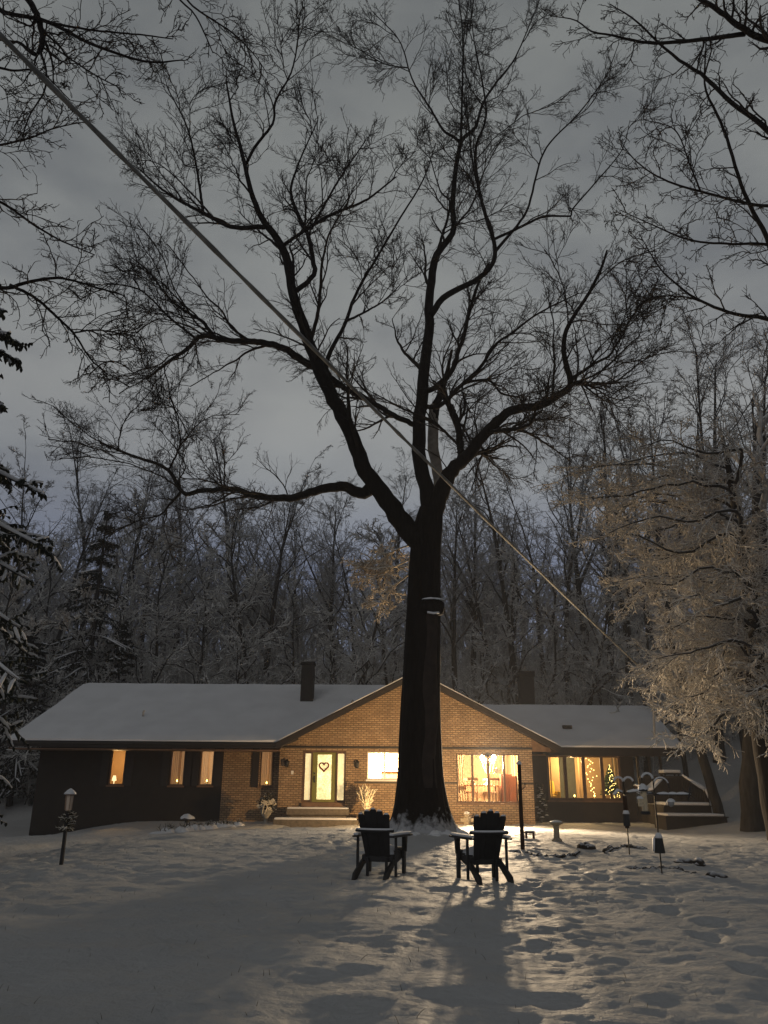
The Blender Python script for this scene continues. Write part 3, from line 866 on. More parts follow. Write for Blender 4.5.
# kitchen
drape(366, 381, 751, 780, HY + .34, 'pale curtain in the left light of the kitchen window', 'sheer'); lamp('kitchen_light', (.0, 35.0, 2.5), 1500, (1, .74, .44), .12)
b = MB(); b.box((-1.2, 36.2, 2.2), (1.4, 36.55, 2.95)); tag(b.build('wall_cupboard', 'cloth', None, bevel=.01, loc=(.1, 36.4, 2.2)), 'cream kitchen wall cupboard seen through the kitchen window', 'cupboard')

# bedrooms: curtains and electric window candles
lamp('bedroom_light', (-11.6, 36.6, 2.6), 110, (1, .58, .22), .12); lamp('hall_light', (-6.7, 36.9, 2.7), 170, (1, .70, .45), .15)
b = MB(); p = at(114, 781, LY + .7); b.lathe([(.08, -.45), (.08, -.43), (.02, -.4), (.02, 0), (.1, .02), (.055, .22)], p, 12)
tag(b.build('table_lamp', glow('lamp shade', (1, .75, .4), 1.6), None, loc=tuple(p)), 'small lit lamp inside the leftmost window', 'lamp')


def candle(px, py, Yd, zb, label):
    p = at(px, py, Yd); t = empty('window_candle', (p.x, Yd, zb), label, 'candle', 'electric candles in the windows')
    MB().lathe([(.05, .0), (.055, .02), (.015, .03), (.015, p.z - zb - .03)], (p.x, Yd, zb), 8).build('stem', 'white', t)
    MB().lathe([(.012, -.03), (.03, .0), (.022, .03), (.006, .06)], (p.x, Yd, p.z), 8).build('bulb', 'candle', t, smooth=True)


for h, px, lab in ((W2, 177.5, 'fifth'), (W3, 207, ''), (W4, 267, '')):
    pass
for px, py, lab in ((177, 781, 'window beside the amber one'), (206.8, 781, 'third dark wing window'), (266.6, 783, 'narrow window beside the front door')):
    candle(px, py, LY + .2, wz(px, 785.5, LY) + .05, 'small electric candle on the sill of the ' + lab)
for h, lab in ((W2, 'the dark wing window beside the amber one'), (W3, 'the third window of the dark wing'), (W4, 'the narrow window beside the door')):
    for k, (xa, xb) in enumerate(((h[0] + .03, h[0] + .28), (h[1] - .03, h[1] - .24))):
        n = 10; vs = [(xa + (xb - xa) * i / n, LY + .36 + .02 * math.sin(i * 2.1), z) for z in (h[3], h[2] - .1) for i in range(n + 1)]
        b = MB().add(vs, [(i, i + 1, n + 2 + i, n + 1 + i) for i in range(n)])
        tag(b.build('curtain', 'curtain', None, smooth=True, loc=(xa, LY + .36, h[2])), ('left' if k == 0 else 'right') + ' pale curtain of ' + lab, 'curtain')

# sunroom
lamp('sunroom_light', (8.5, 37.5, 2.7), 300, (1, .62, .25), .12)
b = MB().box((6.7, 38.4, FL), (8.1, 38.46, 2.95)); b.build('room_wall', 'cream', house)
b = MB().box((8.95, 38.9, FL), (10.68, 38.96, 2.95)); b.build('room_wall', 'cream', house)
ar = empty('armchair', (7.45, 37.6, FL - .1), 'yellow armchair in the first sunroom window', 'armchair')
q = (7.45, 37.6, FL - .1)
MB().box((q[0] - .3, q[1] - .3, q[2] + .2), (q[0] + .3, q[1] + .3, q[2] + .45)).build('seat', 'yellow', ar, bevel=.05)
MB().prism([(q[0] - .32, q[1] + .22, q[2] + .45), (q[0] + .32, q[1] + .22, q[2] + .45), (q[0] + .28, q[1] + .40, q[2] + 1.05), (q[0] - .28, q[1] + .40, q[2] + 1.05)], (0, .12, 0)).build('backrest', 'yellow', ar, bevel=.04)
for sx in (-1, 1):
    MB().box((q[0] + sx * .3, q[1] - .32, q[2] + .2), (q[0] + sx * .42, q[1] + .3, q[2] + .62)).build('armrest', 'yellow', ar, bevel=.03)
    for sy in (-1, 1):
        MB().tube([(q[0] + sx * .3, q[1] + sy * .26, q[2]), (q[0] + sx * .3, q[1] + sy * .26, q[2] + .22)], .02, 6).build('leg', 'tablewood', ar)
drape(549, 553, 754, 801, SY + .3, 'tan curtain at the edge of the first sunroom window')
drape(577, 582, 754, 801, SY + .3, 'tan curtain in the second sunroom window'); drape(620, 616, 754, 801, SY + .9, 'tan curtain behind the decorated christmas tree')
# christmas tree with fairy lights
cp = at(612, 800, 37.6); cp.z = FL - .1
xt = empty('christmas_tree', tuple(cp), 'christmas tree covered in fairy lights in the last sunroom window', 'christmas tree')
rg = np.random.default_rng(3); tw = TW(); n = 420; hh = rg.uniform(.15, 1, n) ** .8; an = rg.uniform(0, 2 * PI, n)
P = np.empty((n, 3, 3)); r = .62 * (1.06 - hh)
for k in range(3):
    f = k / 2; P[:, k] = np.stack([cp.x + r * f * np.cos(an), cp.y + r * f * np.sin(an), cp.z + .25 + 1.5 * hh - .10 * f * r * 2], 1)
tw.add(P, np.tile([.03, .035, .012], (n, 1)), 4); tw.build('branches', 'fir', xt)
MB().tube([(cp.x, cp.y, cp.z), (cp.x, cp.y, cp.z + 1.7)], [.05, .02], 8).build('trunk', 'post', xt)
b = MB()
for k in range(95):
    h = rg.random() ** 1.15; a = rg.uniform(PI, 2 * PI); r = .60 * (1.05 - h); b.ball((cp.x + r * math.cos(a) * .62, cp.y + r * math.sin(a), cp.z + .2 + 1.55 * h), .014, 5)
b.build('fairy_lights', 'fairy', xt)
b = MB(); rg = np.random.default_rng(5)
for k in range(26):
    p = at(589.5 + rg.normal() * 2.6 + (3 if k > 12 else 0), 757 + 38 * k / 26, SY + .5); b.ball((p.x, p.y, p.z), .02, 6)
tag(b.build('light_garland', 'fairy', None, loc=tuple(at(590, 756, SY + .5))), 'vertical garland of fairy lights in the third sunroom window', 'garland')
for px, lab in ((574.5, 'second'), (594.5, 'third')):
    candle(px, 796, SY + .25, wz(px, 800, SY) + .05, f'small electric candle on the sill of the {lab} sunroom window')

# unseen flood lamp added behind the oak to light the house front
fx, fy = 1.3, 29.2; fz = gz(fx, fy)
fl = empty('added_floodlight', (fx, fy, fz), 'unseen flood lamp on a stake, added behind the oak to light the house', 'added_floodlight')
MB().tube([(fx, fy, fz - .05), (fx, fy, fz + .78)], .018, 6).build('stake', 'iron', fl)
b = MB(); b.prism([(fx - .09, fy - .03, fz + .78), (fx + .09, fy - .03, fz + .78), (fx + .09, fy - .05, fz + .94), (fx - .09, fy - .05, fz + .94)], (0, .06, .0)); b.build('housing', 'iron', fl)
MB().prism([(fx - .075, fy + .034, fz + .795), (fx + .075, fy + .034, fz + .795), (fx + .075, fy + .016, fz + .925), (fx - .075, fy + .016, fz + .925)], (0, .006, 0)).build('lens', 'lens', fl)
qa = [Vector((fx + .13 * math.sin(math.radians(a)), fy + .06 + .13 * math.cos(math.radians(a)), 0)) for a in (-82, -170)]
b = MB(); b.prism([(qa[0].x, qa[0].y, fz + .74), (qa[1].x, qa[1].y, fz + .74), (qa[1].x, qa[1].y, fz + 1.22), (qa[0].x, qa[0].y, fz + 1.22)], (-.004, -.006, 0)); b.build('added_flap', 'iron', fl)  # flap added to keep this lamp's light off the left side
lamp('added_floodlight_lamp', (fx, fy + .06, fz + .98), 1180, (1, .63, .28), .06)

q1, q2 = at(482.3, 757.5, HY - .16), at(493.8, 757, HY - .16); qm = (q1 + q2) / 2  # twin flood heads added above the window to light the lawn
tf = empty('added_twin_floodlight', (qm.x, HY, qm.z), 'twin headed flood lamp added at the top of the dining window to light the lawn', 'added_floodlight')
b = MB(); b.box((qm.x - .07, HY + .0, qm.z + .02), (qm.x + .07, HY - .05, qm.z + .16))
for q in (q1, q2):
    b.tube([(qm.x, HY - .04, qm.z + .1), (q.x, HY - .07, q.z + .03)], .02, 6)
b.build('bracket', 'iron', tf)
for q in (q1, q2):
    h = MB(); h.tube([(q.x, HY - .05, q.z + .015), (q.x, HY - .10, q.z + .008), (q.x, HY - .155, q.z)], [.04, .07, .095], 14); hd = h.build('head', 'white', tf, smooth=True)
    MB().ball((q.x, HY - .17, q.z - .003), .09, 12).build('lens', 'blaze', hd, smooth=True)
    lamp('added_twin_lamp', (q.x, HY - .30, q.z - .01), 5200, (1, .75, .48), .16, 'SPOT', (math.radians(86), 0, math.radians(180 - 3)), spot_size=math.radians(124), spot_blend=1.0)

# ------------------------------------------------------------------ things by the house
# heart wreath on the door
p = at(324, 766.5, HY + .05); b = MB(); pts = []
for k in range(33):
    t = 2 * PI * k / 32; pts.append((p.x + .0118 * 16 * math.sin(t) ** 3, p.y, p.z + .0118 * (13 * math.cos(t) - 5 * math.cos(2 * t) - 2 * math.cos(3 * t) - math.cos(4 * t))))
b.tube(pts, .035, 6); rg = random.Random(1)
for q in pts:
    b.ball((q[0] + rg.uniform(-.02, .02), q[1] - .03, q[2] + rg.uniform(-.02, .02)), .02, 5)
tag(b.build('wreath', 'red', None, loc=tuple(p)), 'dark red heart shaped wreath hanging on the front door', 'wreath')


def urn(x, y, label):
    z = gz(x, y); t = empty('planter', (x, y, z - .02), label, 'planter'); z -= .02
    MB().lathe([(.17, 0), (.18, .05), (.07, .1), (.07, .2), (.18, .34), (.23, .5), (.25, .52), (.22, .53), (.18, .5)], (x, y, z), 16).build('urn', 'ceramic', t, smooth=True)
    return t, z + .5


px_, py_ = wx(266, 815, 33.2), 33.2
t, z = urn(px_, py_, 'grey urn planter of frosted greenery with a pale ribbon left of the steps')
rg = np.random.default_rng(11)
P0 = np.array([[[px_, py_, z - .15], [px_, py_, z + .1], [px_, py_, z + .45]]]); R0 = np.array([[.05, .05, .03]])
tw = TW(); P1, R1 = grow(P0, R0, 60, .55, 1.1, 4, rg, up=.25, wob=.2, rmin=.012, rel=False, t0=.1); tw.add(P1, R1, 4)
P2, R2 = grow(P1, R1, 7, .42, .8, 3, rg, rmin=.012, wob=.2); tw.add(P2, R2, 3); tw.build('greenery', 'leafy', t)
b = MB(); rr = random.Random(4)
for k in range(9):
    a = rr.uniform(PI, 2 * PI); rad = rr.uniform(.15, .34); c = (px_ + rad * math.cos(a) * 1.0, py_ - .2 + .1 * math.sin(a), z + rr.uniform(.02, .42))
    for m in range(5):
        w = m * 1.257 + rr.random(); b.lump((c[0] + .05 * math.cos(w), c[1], c[2] + .05 * math.sin(w)), .05, .02, .05, k * 7 + m, 7)
b.build('blossom', 'ribbon', t)
b = MB()
for s in (-1, 1):
    b.tube([(px_, py_ - .3, z + .3), (px_ + s * .08, py_ - .34, z + .12), (px_ + s * .05 - .06, py_ - .33, z - .12)], .022, 5)
    b.tube([(px_, py_ - .3, z + .3), (px_ + s * .14, py_ - .34, z + .40), (px_ + s * .16, py_ - .34, z + .3), (px_, py_ - .3, z + .28)], .02, 5)
b.build('ribbon', 'ribbon', t)
px_, py_ = wx(366.5, 815, 32.6), 32.6
t, z = urn(px_, py_, 'urn planter of white twigs right of the steps, behind the left chair')
P0 = np.array([[[px_, py_, z - .1], [px_, py_, z + .05], [px_, py_, z + .2]]]); R0 = np.array([[.05, .05, .03]])
tw = TW(); P1, R1 = grow(P0, R0, 52, .95, .42, 5, rg, up=.35, wob=.1, rmin=.018, rel=False, t0=.1); tw.add(P1, R1, 4)
P2, R2 = grow(P1, R1, 8, .30, .65, 3, rg, rmin=.016, up=.2); tw.add(P2, R2, 3); tw.build('twigs', 'whitetwig', t)

# stone ornament below the dining window
x, y = wx(467, 818, 33.2), 33.2; z = gz(x, y) - .03
t = empty('garden_statue', (x, y, z), 'small squat stone ornament capped with snow below the dining window', 'statue')
b = MB().lathe([(.17, 0), (.18, .06), (.12, .09), (.15, .2), (.14, .3), (.09, .34), (.11, .39), (.08, .46), (.02, .49)], (x, y, z), 12)
b.box((x - .26, y - .06, z + .14), (x - .12, y + .06, z + .28)); b.box((x + .12, y - .06, z + .14), (x + .26, y + .06, z + .28)); b.build('body', 'stonegrey', t, bevel=.01)
MB().lump((x, y, z + .44), .11, .11, .08, 5).build('snow', 'snow', t, smooth=True)
# dwarf evergreen in the corner between brick and sunroom
x, y = wx(541, 815, 35.6), 35.6; z = gz(x, y) - .02
t = empty('shrub', (x, y, z), 'narrow dark shrub dusted with snow in the corner beside the sunroom', 'shrub')
P0 = np.array([[[x, y, z], [x + .02, y, z + .8], [x, y, z + 1.45]]]); R0 = np.array([[.05, .04, .015]])
MB().tube([(x, y, z), (x + .02, y, z + .8), (x, y, z + 1.4)], [.05, .04, .015], 7).build('stem', 'fbark', t)
tw = TW(); P1, R1 = grow(P0, R0, 70, .42, .8, 4, rg, up=.3, rel=False, rmin=.012, t0=.08); tw.add(P1, R1, 4); P2, R2 = grow(P1, R1, 6, .5, .7, 3, rg, rmin=.012); tw.add(P2, R2, 3); tw.build('foliage', 'needle', t)
b = MB()
rr = random.Random(61)
for k in range(16):
    dz = .3 + 1.15 * k / 15; w_ = .26 * (1.25 - dz / 1.5)
    a = rr.uniform(PI, 2 * PI); r = rr.uniform(.05, .10); b.lump((x + w_ * math.cos(a), y + w_ * math.sin(a), z + dz - .05), r, r * .8, r * .5, 60 + k, 8)
b.build('snow', 'snow', t, smooth=True)
# mushroom path light and the snowed-in perennials by the walk
x, y = wx(187, 820, 31.5), 31.5; z = gz(x, y)
t = empty('path_light', (x, y, z), 'unlit mushroom path light capped with snow by the dark wing', 'path light')
MB().tube([(x, y, z - .05), (x, y, z + .22)], .03, 8).build('stake', 'iron', t)
MB().lathe([(.08, .2), (.08, .3), (.26, .3), (.24, .34), (.06, .42)], (x, y, z), 14).build('lamp_shade', 'iron', t); MB().lump((x, y, z + .33), .25, .25, .16, 9).build('snow', 'snow', t, smooth=True)
rr = random.Random(12)
cl = empty('low_shrub', (-6.6, 30.3, gz(-6.6, 30.3)), 'row of low snow heaped plants between the dark wing and the walk', 'shrub')
b = MB(); tw = TW(); seeds = []
for k in range(46):
    px = rr.uniform(157, 240); Yd = 30.9 - (240 - px) * .035 + rr.uniform(-.8, .5); x = wx(px, 828, Yd); z = gz(x, Yd)
    b.lump((x, Yd, z - .03), rr.uniform(.12, .3), rr.uniform(.12, .26), rr.uniform(.09, .22), k); seeds.append([[x, Yd, z], [x + rr.uniform(-.1, .1), Yd, z + .12], [x + rr.uniform(-.15, .15), Yd, z + .22]])
b.build('snow', 'snow', cl, smooth=True)
P0 = np.array(seeds); R0 = np.full((len(seeds), 3), .012); tw.add(P0, R0, 4); P1, R1 = grow(P0, R0, 6, .22, .9, 3, rg, rel=False, rmin=.008, up=.2); tw.add(P1, R1, 3); tw.build('stems', 'leafy', cl)
# lamp post, left
x, y = foot(61, 866); z = gz(x, y) - .02
t = empty('lamp_post', (x, y, z), 'short black lamp post with an unlit snow capped lantern and a greenery spray', 'lamp post')
zt = wz(64, 811, y); MB().tube([(x, y, z), (x, y, zt)], [.035, .03], 8).build('pole', 'iron', t)
k_ = .62
ln = MB().lathe([(.05 * k_, 0), (.085 * k_, .03 * k_), (.105 * k_, .24), (.09 * k_, .25)], (x, y, zt), 6).build('lantern', 'frosted', t)
b = MB()
for k in range(6):
    a = k * PI / 3; b.tube([(x + .088 * k_ * math.cos(a), y + .088 * k_ * math.sin(a), zt + .02), (x + .108 * k_ * math.cos(a), y + .108 * k_ * math.sin(a), zt + .25)], .006, 4)
b.lathe([(.14 * k_, .25), (.14 * k_, .262), (.02, .31)], (x, y, zt), 6); b.build('lantern_cage', 'copper', ln)
MB().lathe([(.165 * k_, .264), (.155 * k_, .285), (.09 * k_, .325), (.012, .355)], (x, y, zt), 10).build('snow', 'snow', ln, smooth=True)
P0 = np.array([[[x, y, zt - .42], [x, y, zt - .2], [x, y, zt - .03]]]); R0 = np.full((1, 3), .035)
tw = TW(); P1, R1 = grow(P0, R0, 30, .20, 1.1, 4, rg, rel=False, rmin=.008, bend=-.2); tw.add(P1, R1, 4); P2, R2 = grow(P1, R1, 5, .45, .8, 3, rg, rmin=.009); tw.add(P2, R2, 3); tw.build('greenery', 'leafy', t)
# wooden post right of the right chair
x, y = foot(523, 852); z = gz(x, y) - .05
t = empty('wooden_post', (x, y, z), 'thin weathered wooden post standing in the snow before the dining window', 'post')
zt = wz(523, 764, y); b = MB().tube([(x, y, z), (x - .004, y, (z + zt) / 2), (x, y, zt)], [.042, .04, .038], 8); b.build('shaft', 'post', t)
b = MB(); b.lump((x, y, zt - .01), .05, .05, .07, 3, 10); b.build('snow', 'snow', t, smooth=True)
b = MB(); b.tube([(x + .03, y, zt - .5), (x + .10, y - .02, zt - .44), (x + .1, y - .02, zt - .36)], .012, 5); b.build('bracket', 'iron', t)
# small bird bath, low stand
x, y = foot(557, 841); z = gz(x, y) - .03
t = empty('birdbath', (x, y, z), 'small tilted stone birdbath on a short pillar filled with snow', 'birdbath')
zt = wz(557, 826, y)
MB().lathe([(.13, 0), (.12, .06), (.07, .1), (.065, zt - z)], (x, y, z), 10).build('pillar', 'stonegrey', t)
b = MB().lathe([(.06, zt - z), (.16, zt - z + .06), (.18, zt - z + .09), (.15, zt - z + .08)], (x, y, z), 14); b.build('bowl', 'stonegrey', t, smooth=True)
MB().lump((x, y, zt + .075), .15, .15, .05, 2).build('snow', 'snow', t, smooth=True)
x, y = foot(530, 838); z = gz(x, y) - .02
t = empty('garden_stool', (x, y, z), 'tiny low stand poking from the snow behind the wooden post', 'stool')
MB().box((x - .13, y - .06, z + .13), (x + .13, y + .06, z + .16)).build('seat', 'post', t)
for sx in (-1, 1):
    MB().box((x + sx * .09 - .02, y - .05, z), (x + sx * .09 + .02, y + .05, z + .13)).build('leg', 'post', t)
MB().box((x - .12, y - .055, z + .162), (x + .12, y + .055, z + .19)).build('snow', 'snow', t, bevel=.01)


# garden bed edging: rows of half buried stones
def edging(pts, Yfun, label, seed):
    rr = random.Random(seed); b = MB(); n = 0; c0 = None
    for k in range(len(pts) - 1):
        a, c = pts[k], pts[k + 1]; m = max(2, int(abs(c[0] - a[0]) / 2.6))
        for i in range(m):
            f = i / m; px, py = a[0] + (c[0] - a[0]) * f, a[1] + (c[1] - a[1]) * f
            Yd = Yfun(py); p = at(px, py, Yd); x, y = p.x + rr.uniform(-.03, .03), Yd + rr.uniform(-.04, .04)
            if rr.random() < .2:
                continue
            z = gz(x, y); b.lump((x, y, z - .03), rr.uniform(.05, .10), rr.uniform(.04, .07), rr.uniform(.05, .09), rr.randint(0, 999), 8); c0 = c0 or (x, y, z)
    q = [at(px, py, ydist(py)) for px, py in pts]; q = [Vector((v.x, v.y, gz(v.x, v.y) - .01)) for v in q]; b.tube(q, .03, 6)
    tag(b.build('garden_edging', 'rubble', None, loc=c0), label, 'edging', 'stone edgings of the flower beds')


def ydist(py):
    return foot(600, py)[1]


edging([(515, 853), (535, 857), (555, 858), (572, 856), (579, 851)], ydist, 'curved row of half buried stones around the foot of the wooden post', 1)
edging([(605, 853), (612, 848), (628, 846), (646, 847)], ydist, 'short curved stone row around the farther bird feeder pole', 2)
edging([(632, 868), (645, 870), (664, 868), (678, 870), (700, 876)], ydist, 'stone row in the snow at the foot of the nearer bird feeder pole', 3)
rr = random.Random(9)
for k, (px, py) in enumerate(((715, 877), (690, 862), (583, 848))):
    Yd = ydist(py); p = at(px, py, Yd); z = gz(p.x, Yd); b = MB()
    for m in range(6):
        b.lump((p.x + rr.uniform(-.18, .18), Yd + rr.uniform(-.1, .1), z - .02), rr.uniform(.08, .15), rr.uniform(.07, .12), rr.uniform(.06, .14), rr.randint(0, 99), 9)
    tag(b.build('snow_clod', 'rubble', None, smooth=True, loc=(p.x, Yd, z)), ['heap of snowy clods right of the nearer feeder pole', 'heap of snowy clods behind the nearer feeder pole', 'heap of snowy clods by the birdbath'][k], 'snow heap', 'snowy clods on the lawn')


# bird feeder poles
def hook(b, x, y, z, s, r=.16, dy=0):
    b.tube([(x, y, z - .25)] + [(x + s * r * (1 - math.cos(a)), y + dy * math.sin(a / 2), z + r * math.sin(a)) for a in np.linspace(0, PI * 1.05, 9)], .009, 6)


x, y = foot(662, 874); z = gz(x, y) - .02; zt = wz(663, 780, y)
fp = empty('feeder_pole', (x, y, z), 'nearer bird feeder pole with snowy arms, tube feeder hooks and a dark baffle', 'feeder pole', 'bird feeder poles')
b = MB().tube([(x, y, z), (x, y, zt - .25)], .012, 6); hook(b, x, y, zt, -1, .09); hook(b, x, y, zt - .1, 1, .13, .05)
b.tube([(x, y, zt - .22), (x + .55, y + .04, zt - .22), (x + .62, y, zt - .16)], .010, 6); b.tube([(x + .5, y + .12, zt - .13), (x + .62, y - .1, zt - .30)], .012, 5); b.tube([(x + .62, y + .12, zt - .12), (x + .5, y - .1, zt - .30)], .012, 5); b.tube([(x, y, zt - .2), (x - .22, y - .03, zt - .2)], .010, 6)
b.build('pole', 'iron', fp)
b = MB()
for dx, w in ((.15, .1), (.3, .1), (.45, .12), (-.1, .08)):
    b.lump((x + dx, y + .01, zt - .215), w, .025, .035, int(dx * 50) + 9, 8)
b.tube([(x - .09 * (1 - math.cos(a)), y, zt + .012 + .09 * math.sin(a)) for a in np.linspace(.1, 2.9, 8)], .02, 6)
b.tube([(x + .13 * (1 - math.cos(a)), y + .05 * math.sin(a / 2), zt - .09 + .13 * math.sin(a)) for a in np.linspace(.4, 2.8, 8)], .014, 6); b.build('snow', 'snow', fp, smooth=True)
zb = wz(662, 853, y); zc = wz(662, 838, y)
MB().lathe([(.075, 0), (.085, .0), (.065, zc - zb), (.02, zc - zb + .02)], (x, y, zb), 10).build('baffle', 'iron', fp)
b = MB(); b.lathe([(.068, 0), (.05, .05), (.02, .08)], (x, y, zc), 10); b.prism([(x - .087, y - .04, zb + .03), (x - .068, y - .04, zc), (x - .068, y + .03, zc), (x - .087, y + .03, zb + .03)], (-.02, 0, 0)); b.build('snow', 'snow', fp, smooth=True)
# feeders hanging from it
xf = x - .17; zf = zt - .05
t = empty('tube_feeder', (xf, y, zf - .5), 'pale tube bird feeder hanging from the nearer pole', 'bird feeder', 'hanging bird feeders')
MB().lathe([(.05, -.42), (.05, -.2), (.05, -.12)], (xf, y, zf), 10).build('tube', 'seed', t); MB().lathe([(.07, -.47), (.08, -.46), (.075, -.42)], (xf, y, zf), 10).build('tray', 'iron', t)
b = MB().lathe([(.075, -.12), (.07, -.1), (.02, -.05)], (xf, y, zf), 10); b.tube([(xf, y, zf - .05), (xf, y, zf + .02)], .004, 4); b.build('lid', 'iron', t); MB().lump((xf, y, zf - .1), .07, .07, .09, 8, 10).build('snow', 'snow', t, smooth=True)
xf = x + .26; zf = zt - .1
t = empty('ball_feeder', (xf, y, zf - .3), 'round snow capped feeder hanging from the hooked arm of the nearer pole', 'bird feeder', 'hanging bird feeders')
MB().ball((xf, y + .03, zf - .25), .055, 10).build('bowl', 'grey', t, smooth=True); MB().tube([(xf, y + .03, zf), (xf, y + .03, zf - .2)], .004, 4).build('wire', 'iron', t); MB().lump((xf, y + .03, zf - .23), .058, .058, .05, 4, 10).build('snow', 'snow', t, smooth=True)
xf = x - .24
t = empty('suet_feeder', (xf, y - .03, zt - .4), 'small suet cage hanging beside the tube feeder', 'bird feeder', 'hanging bird feeders')
MB().box((xf - .04, y - .05, zt - .4), (xf + .04, y - .01, zt - .28)).build('cage', 'seed', t, bevel=.005); MB().tube([(xf, y - .03, zt - .28), (xf, y - .03, zt - .2)], .004, 4).build('wire', 'iron', t); MB().lump((xf, y - .03, zt - .285), .05, .035, .04, 3, 8).build('snow', 'snow', t)

x, y = foot(629.5, 854); z = gz(x, y) - .02; zt = wz(628, 783, y)
fp = empty('feeder_pole', (x, y, z), 'farther bird feeder pole with drooping snowy arms before the sunroom', 'feeder pole', 'bird feeder poles')
b = MB().tube([(x, y, z), (x, y, zt - .2)], .013, 6)
for s, r in ((-1, .10), (1, .10)):
    hook(b, x, y, zt, s, r)
for ang, l in ((0, .45), (2.9, .22), (PI + .4, .25), (.4, .4)):
    b.tube([(x, y, zt - .2), (x + l * .6 * math.cos(ang), y + l * .6 * math.sin(ang), zt - .16), (x + l * math.cos(ang), y + l * math.sin(ang), zt - .24)], .011, 5)
b.build('pole', 'iron', fp)
b = MB()
for ang, l in ((0, .45), (2.9, .22), (PI + .4, .25), (.4, .4)):
    b.tube([(x + l * .2 * math.cos(ang), y + l * .2 * math.sin(ang), zt - .165), (x + l * .6 * math.cos(ang), y + l * .6 * math.sin(ang), zt - .135), (x + l * math.cos(ang), y + l * math.sin(ang), zt - .22)], [.02, .03, .015], 6)
for s in (-1, 1):
    b.tube([(x + s * .10 * (1 - math.cos(a)), y, zt + .012 + .10 * math.sin(a)) for a in np.linspace(.2, 2.9, 8)], .022, 6)
b.build('snow', 'snow', fp, smooth=True)
MB().tube([(x, y, zt - .85), (x, y, zt - .25)], .042, 8).build('sleeve', 'post', fp)
zb, zc = wz(629, 826, y), wz(629, 814, y)
MB().lathe([(.065, 0), (.07, .01), (.06, zc - zb)], (x, y, zb), 10).build('baffle', 'iron', fp); MB().lathe([(.07, 0), (.055, .05), (.04, .07)], (x, y, zc), 10).build('snow', 'snow', fp, smooth=True)

# deck right of the sunroom
dk = empty('deck', (12.4, 34.5, .1), 'dark wooden deck with snowy steps and sloping handrail at the end of the house', 'deck')
dxa, dxb = 10.97, wx(711, 805, 33.2)
dz1 = wz(690, 805, 33.2); dz2 = wz(690, 815, 31.5)
b = MB(); b.box((dxa, 33.2, -.2), (dxb, 41, dz1 - .06)); b.box((dxa - .4, 31.8, -.3), (dxb - .0, 33.19, dz2 - .10)); b.build('platform', 'darkwood', dk)
b = MB(); b.box((dxa, 33.1, dz1 - .06), (dxb + .03, 41, dz1 - .02)); b.box((dxa - .43, 31.7, dz2 - .1), (dxb + .02, 33.19, dz2 - .06)); b.build('boards', 'brown', dk)
b = MB(); b.box((dxa + .1, 33.18, dz1 - .017), (dxb - .05, 40, dz1 + .10)); b.box((dxa - .35, 31.78, dz2 - .057), (dxb - .08, 33.08, dz2 + .03)); b.build('snow', 'snow', dk, bevel=.04)
pa, pb, pc = at(640, 776, 34.6), at(683, 776, 34.2), at(706, 790, 33.4)
b = MB()
for a, c in ((pa, pb), (pb, pc)):
    b.prism([a + Vector((0, 0, -.1)), c + Vector((0, 0, -.1)), c, a], (0, .12, 0))
b.build('handrail', 'darkwood', dk)
b = MB()
for f in (0, .33, .66, 1):
    p = pa.lerp(pb, f); b.box((p.x - .05, p.y + .02, dz1), (p.x + .05, p.y + .12, p.z - .1))
b.box((pc.x - .07, pc.y, -.2), (pc.x + .09, pc.y + .16, pc.z + .05)); b.build('post', 'darkwood', dk)
b = MB(); nb = 13
for k in range(nb):
    p = pb.lerp(pc, (k + .5) / nb); b.box((p.x - .055, p.y + .03, dz1 + .02), (p.x + .055, p.y + .07, p.z - .1))
for k in range(22):
    p = pa.lerp(pb, (k + .5) / 22); b.box((p.x - .045, p.y + .05, dz1 + .02), (p.x + .045, p.y + .08, p.z - .1))
b.build('baluster', 'darkwood', dk)
b = MB(); b.tube([p + Vector((0, .05, .03)) for p in (pb, pb.lerp(pc, .3), pb.lerp(pc, .8), pc)], [.045, .05, .085, .07], 8); b.tube([pc + Vector((.0, .06, .05)), pc + Vector((.06, .06, -.45))], [.09, .05], 8); b.build('snow', 'snow', dk, smooth=True)
b = MB()
for px in (639, 651, 662):
    p = at(px, 776, 36.0); b.box((p.x - .045, 36.0, dz1 + .02), (p.x + .045, 36.09, EZ - .3))
b.build('porch_post', 'darkwood', dk)
b = MB(); p = at(669.5, 772, 34.9); tl = empty('deck_table', (p.x, 34.9, dz1 + .1), 'small square table capped with snow on the deck', 'table')
b.box((p.x - .35, 34.6, p.z - .1), (p.x + .35, 35.2, p.z - .04)); b.build('tabletop', 'darkwood', tl); MB().box((p.x - .36, 34.58, p.z - .037), (p.x + .36, 35.22, p.z + .09)).build('snow', 'snow', tl, bevel=.04)
for sx in (-1, 1):
    for sy in (-1, 1):
        MB().box((p.x + sx * .28 - .03, 34.9 + sy * .24 - .03, dz1 + .1), (p.x + sx * .28 + .03, 34.9 + sy * .24 + .03, p.z - .1)).build('leg', 'darkwood', tl)
hm = empty('hammock', tuple(at(647, 790, 32.6)), 'sagging cloth heaped with snow slung between the deck post and feeder', 'hammock')
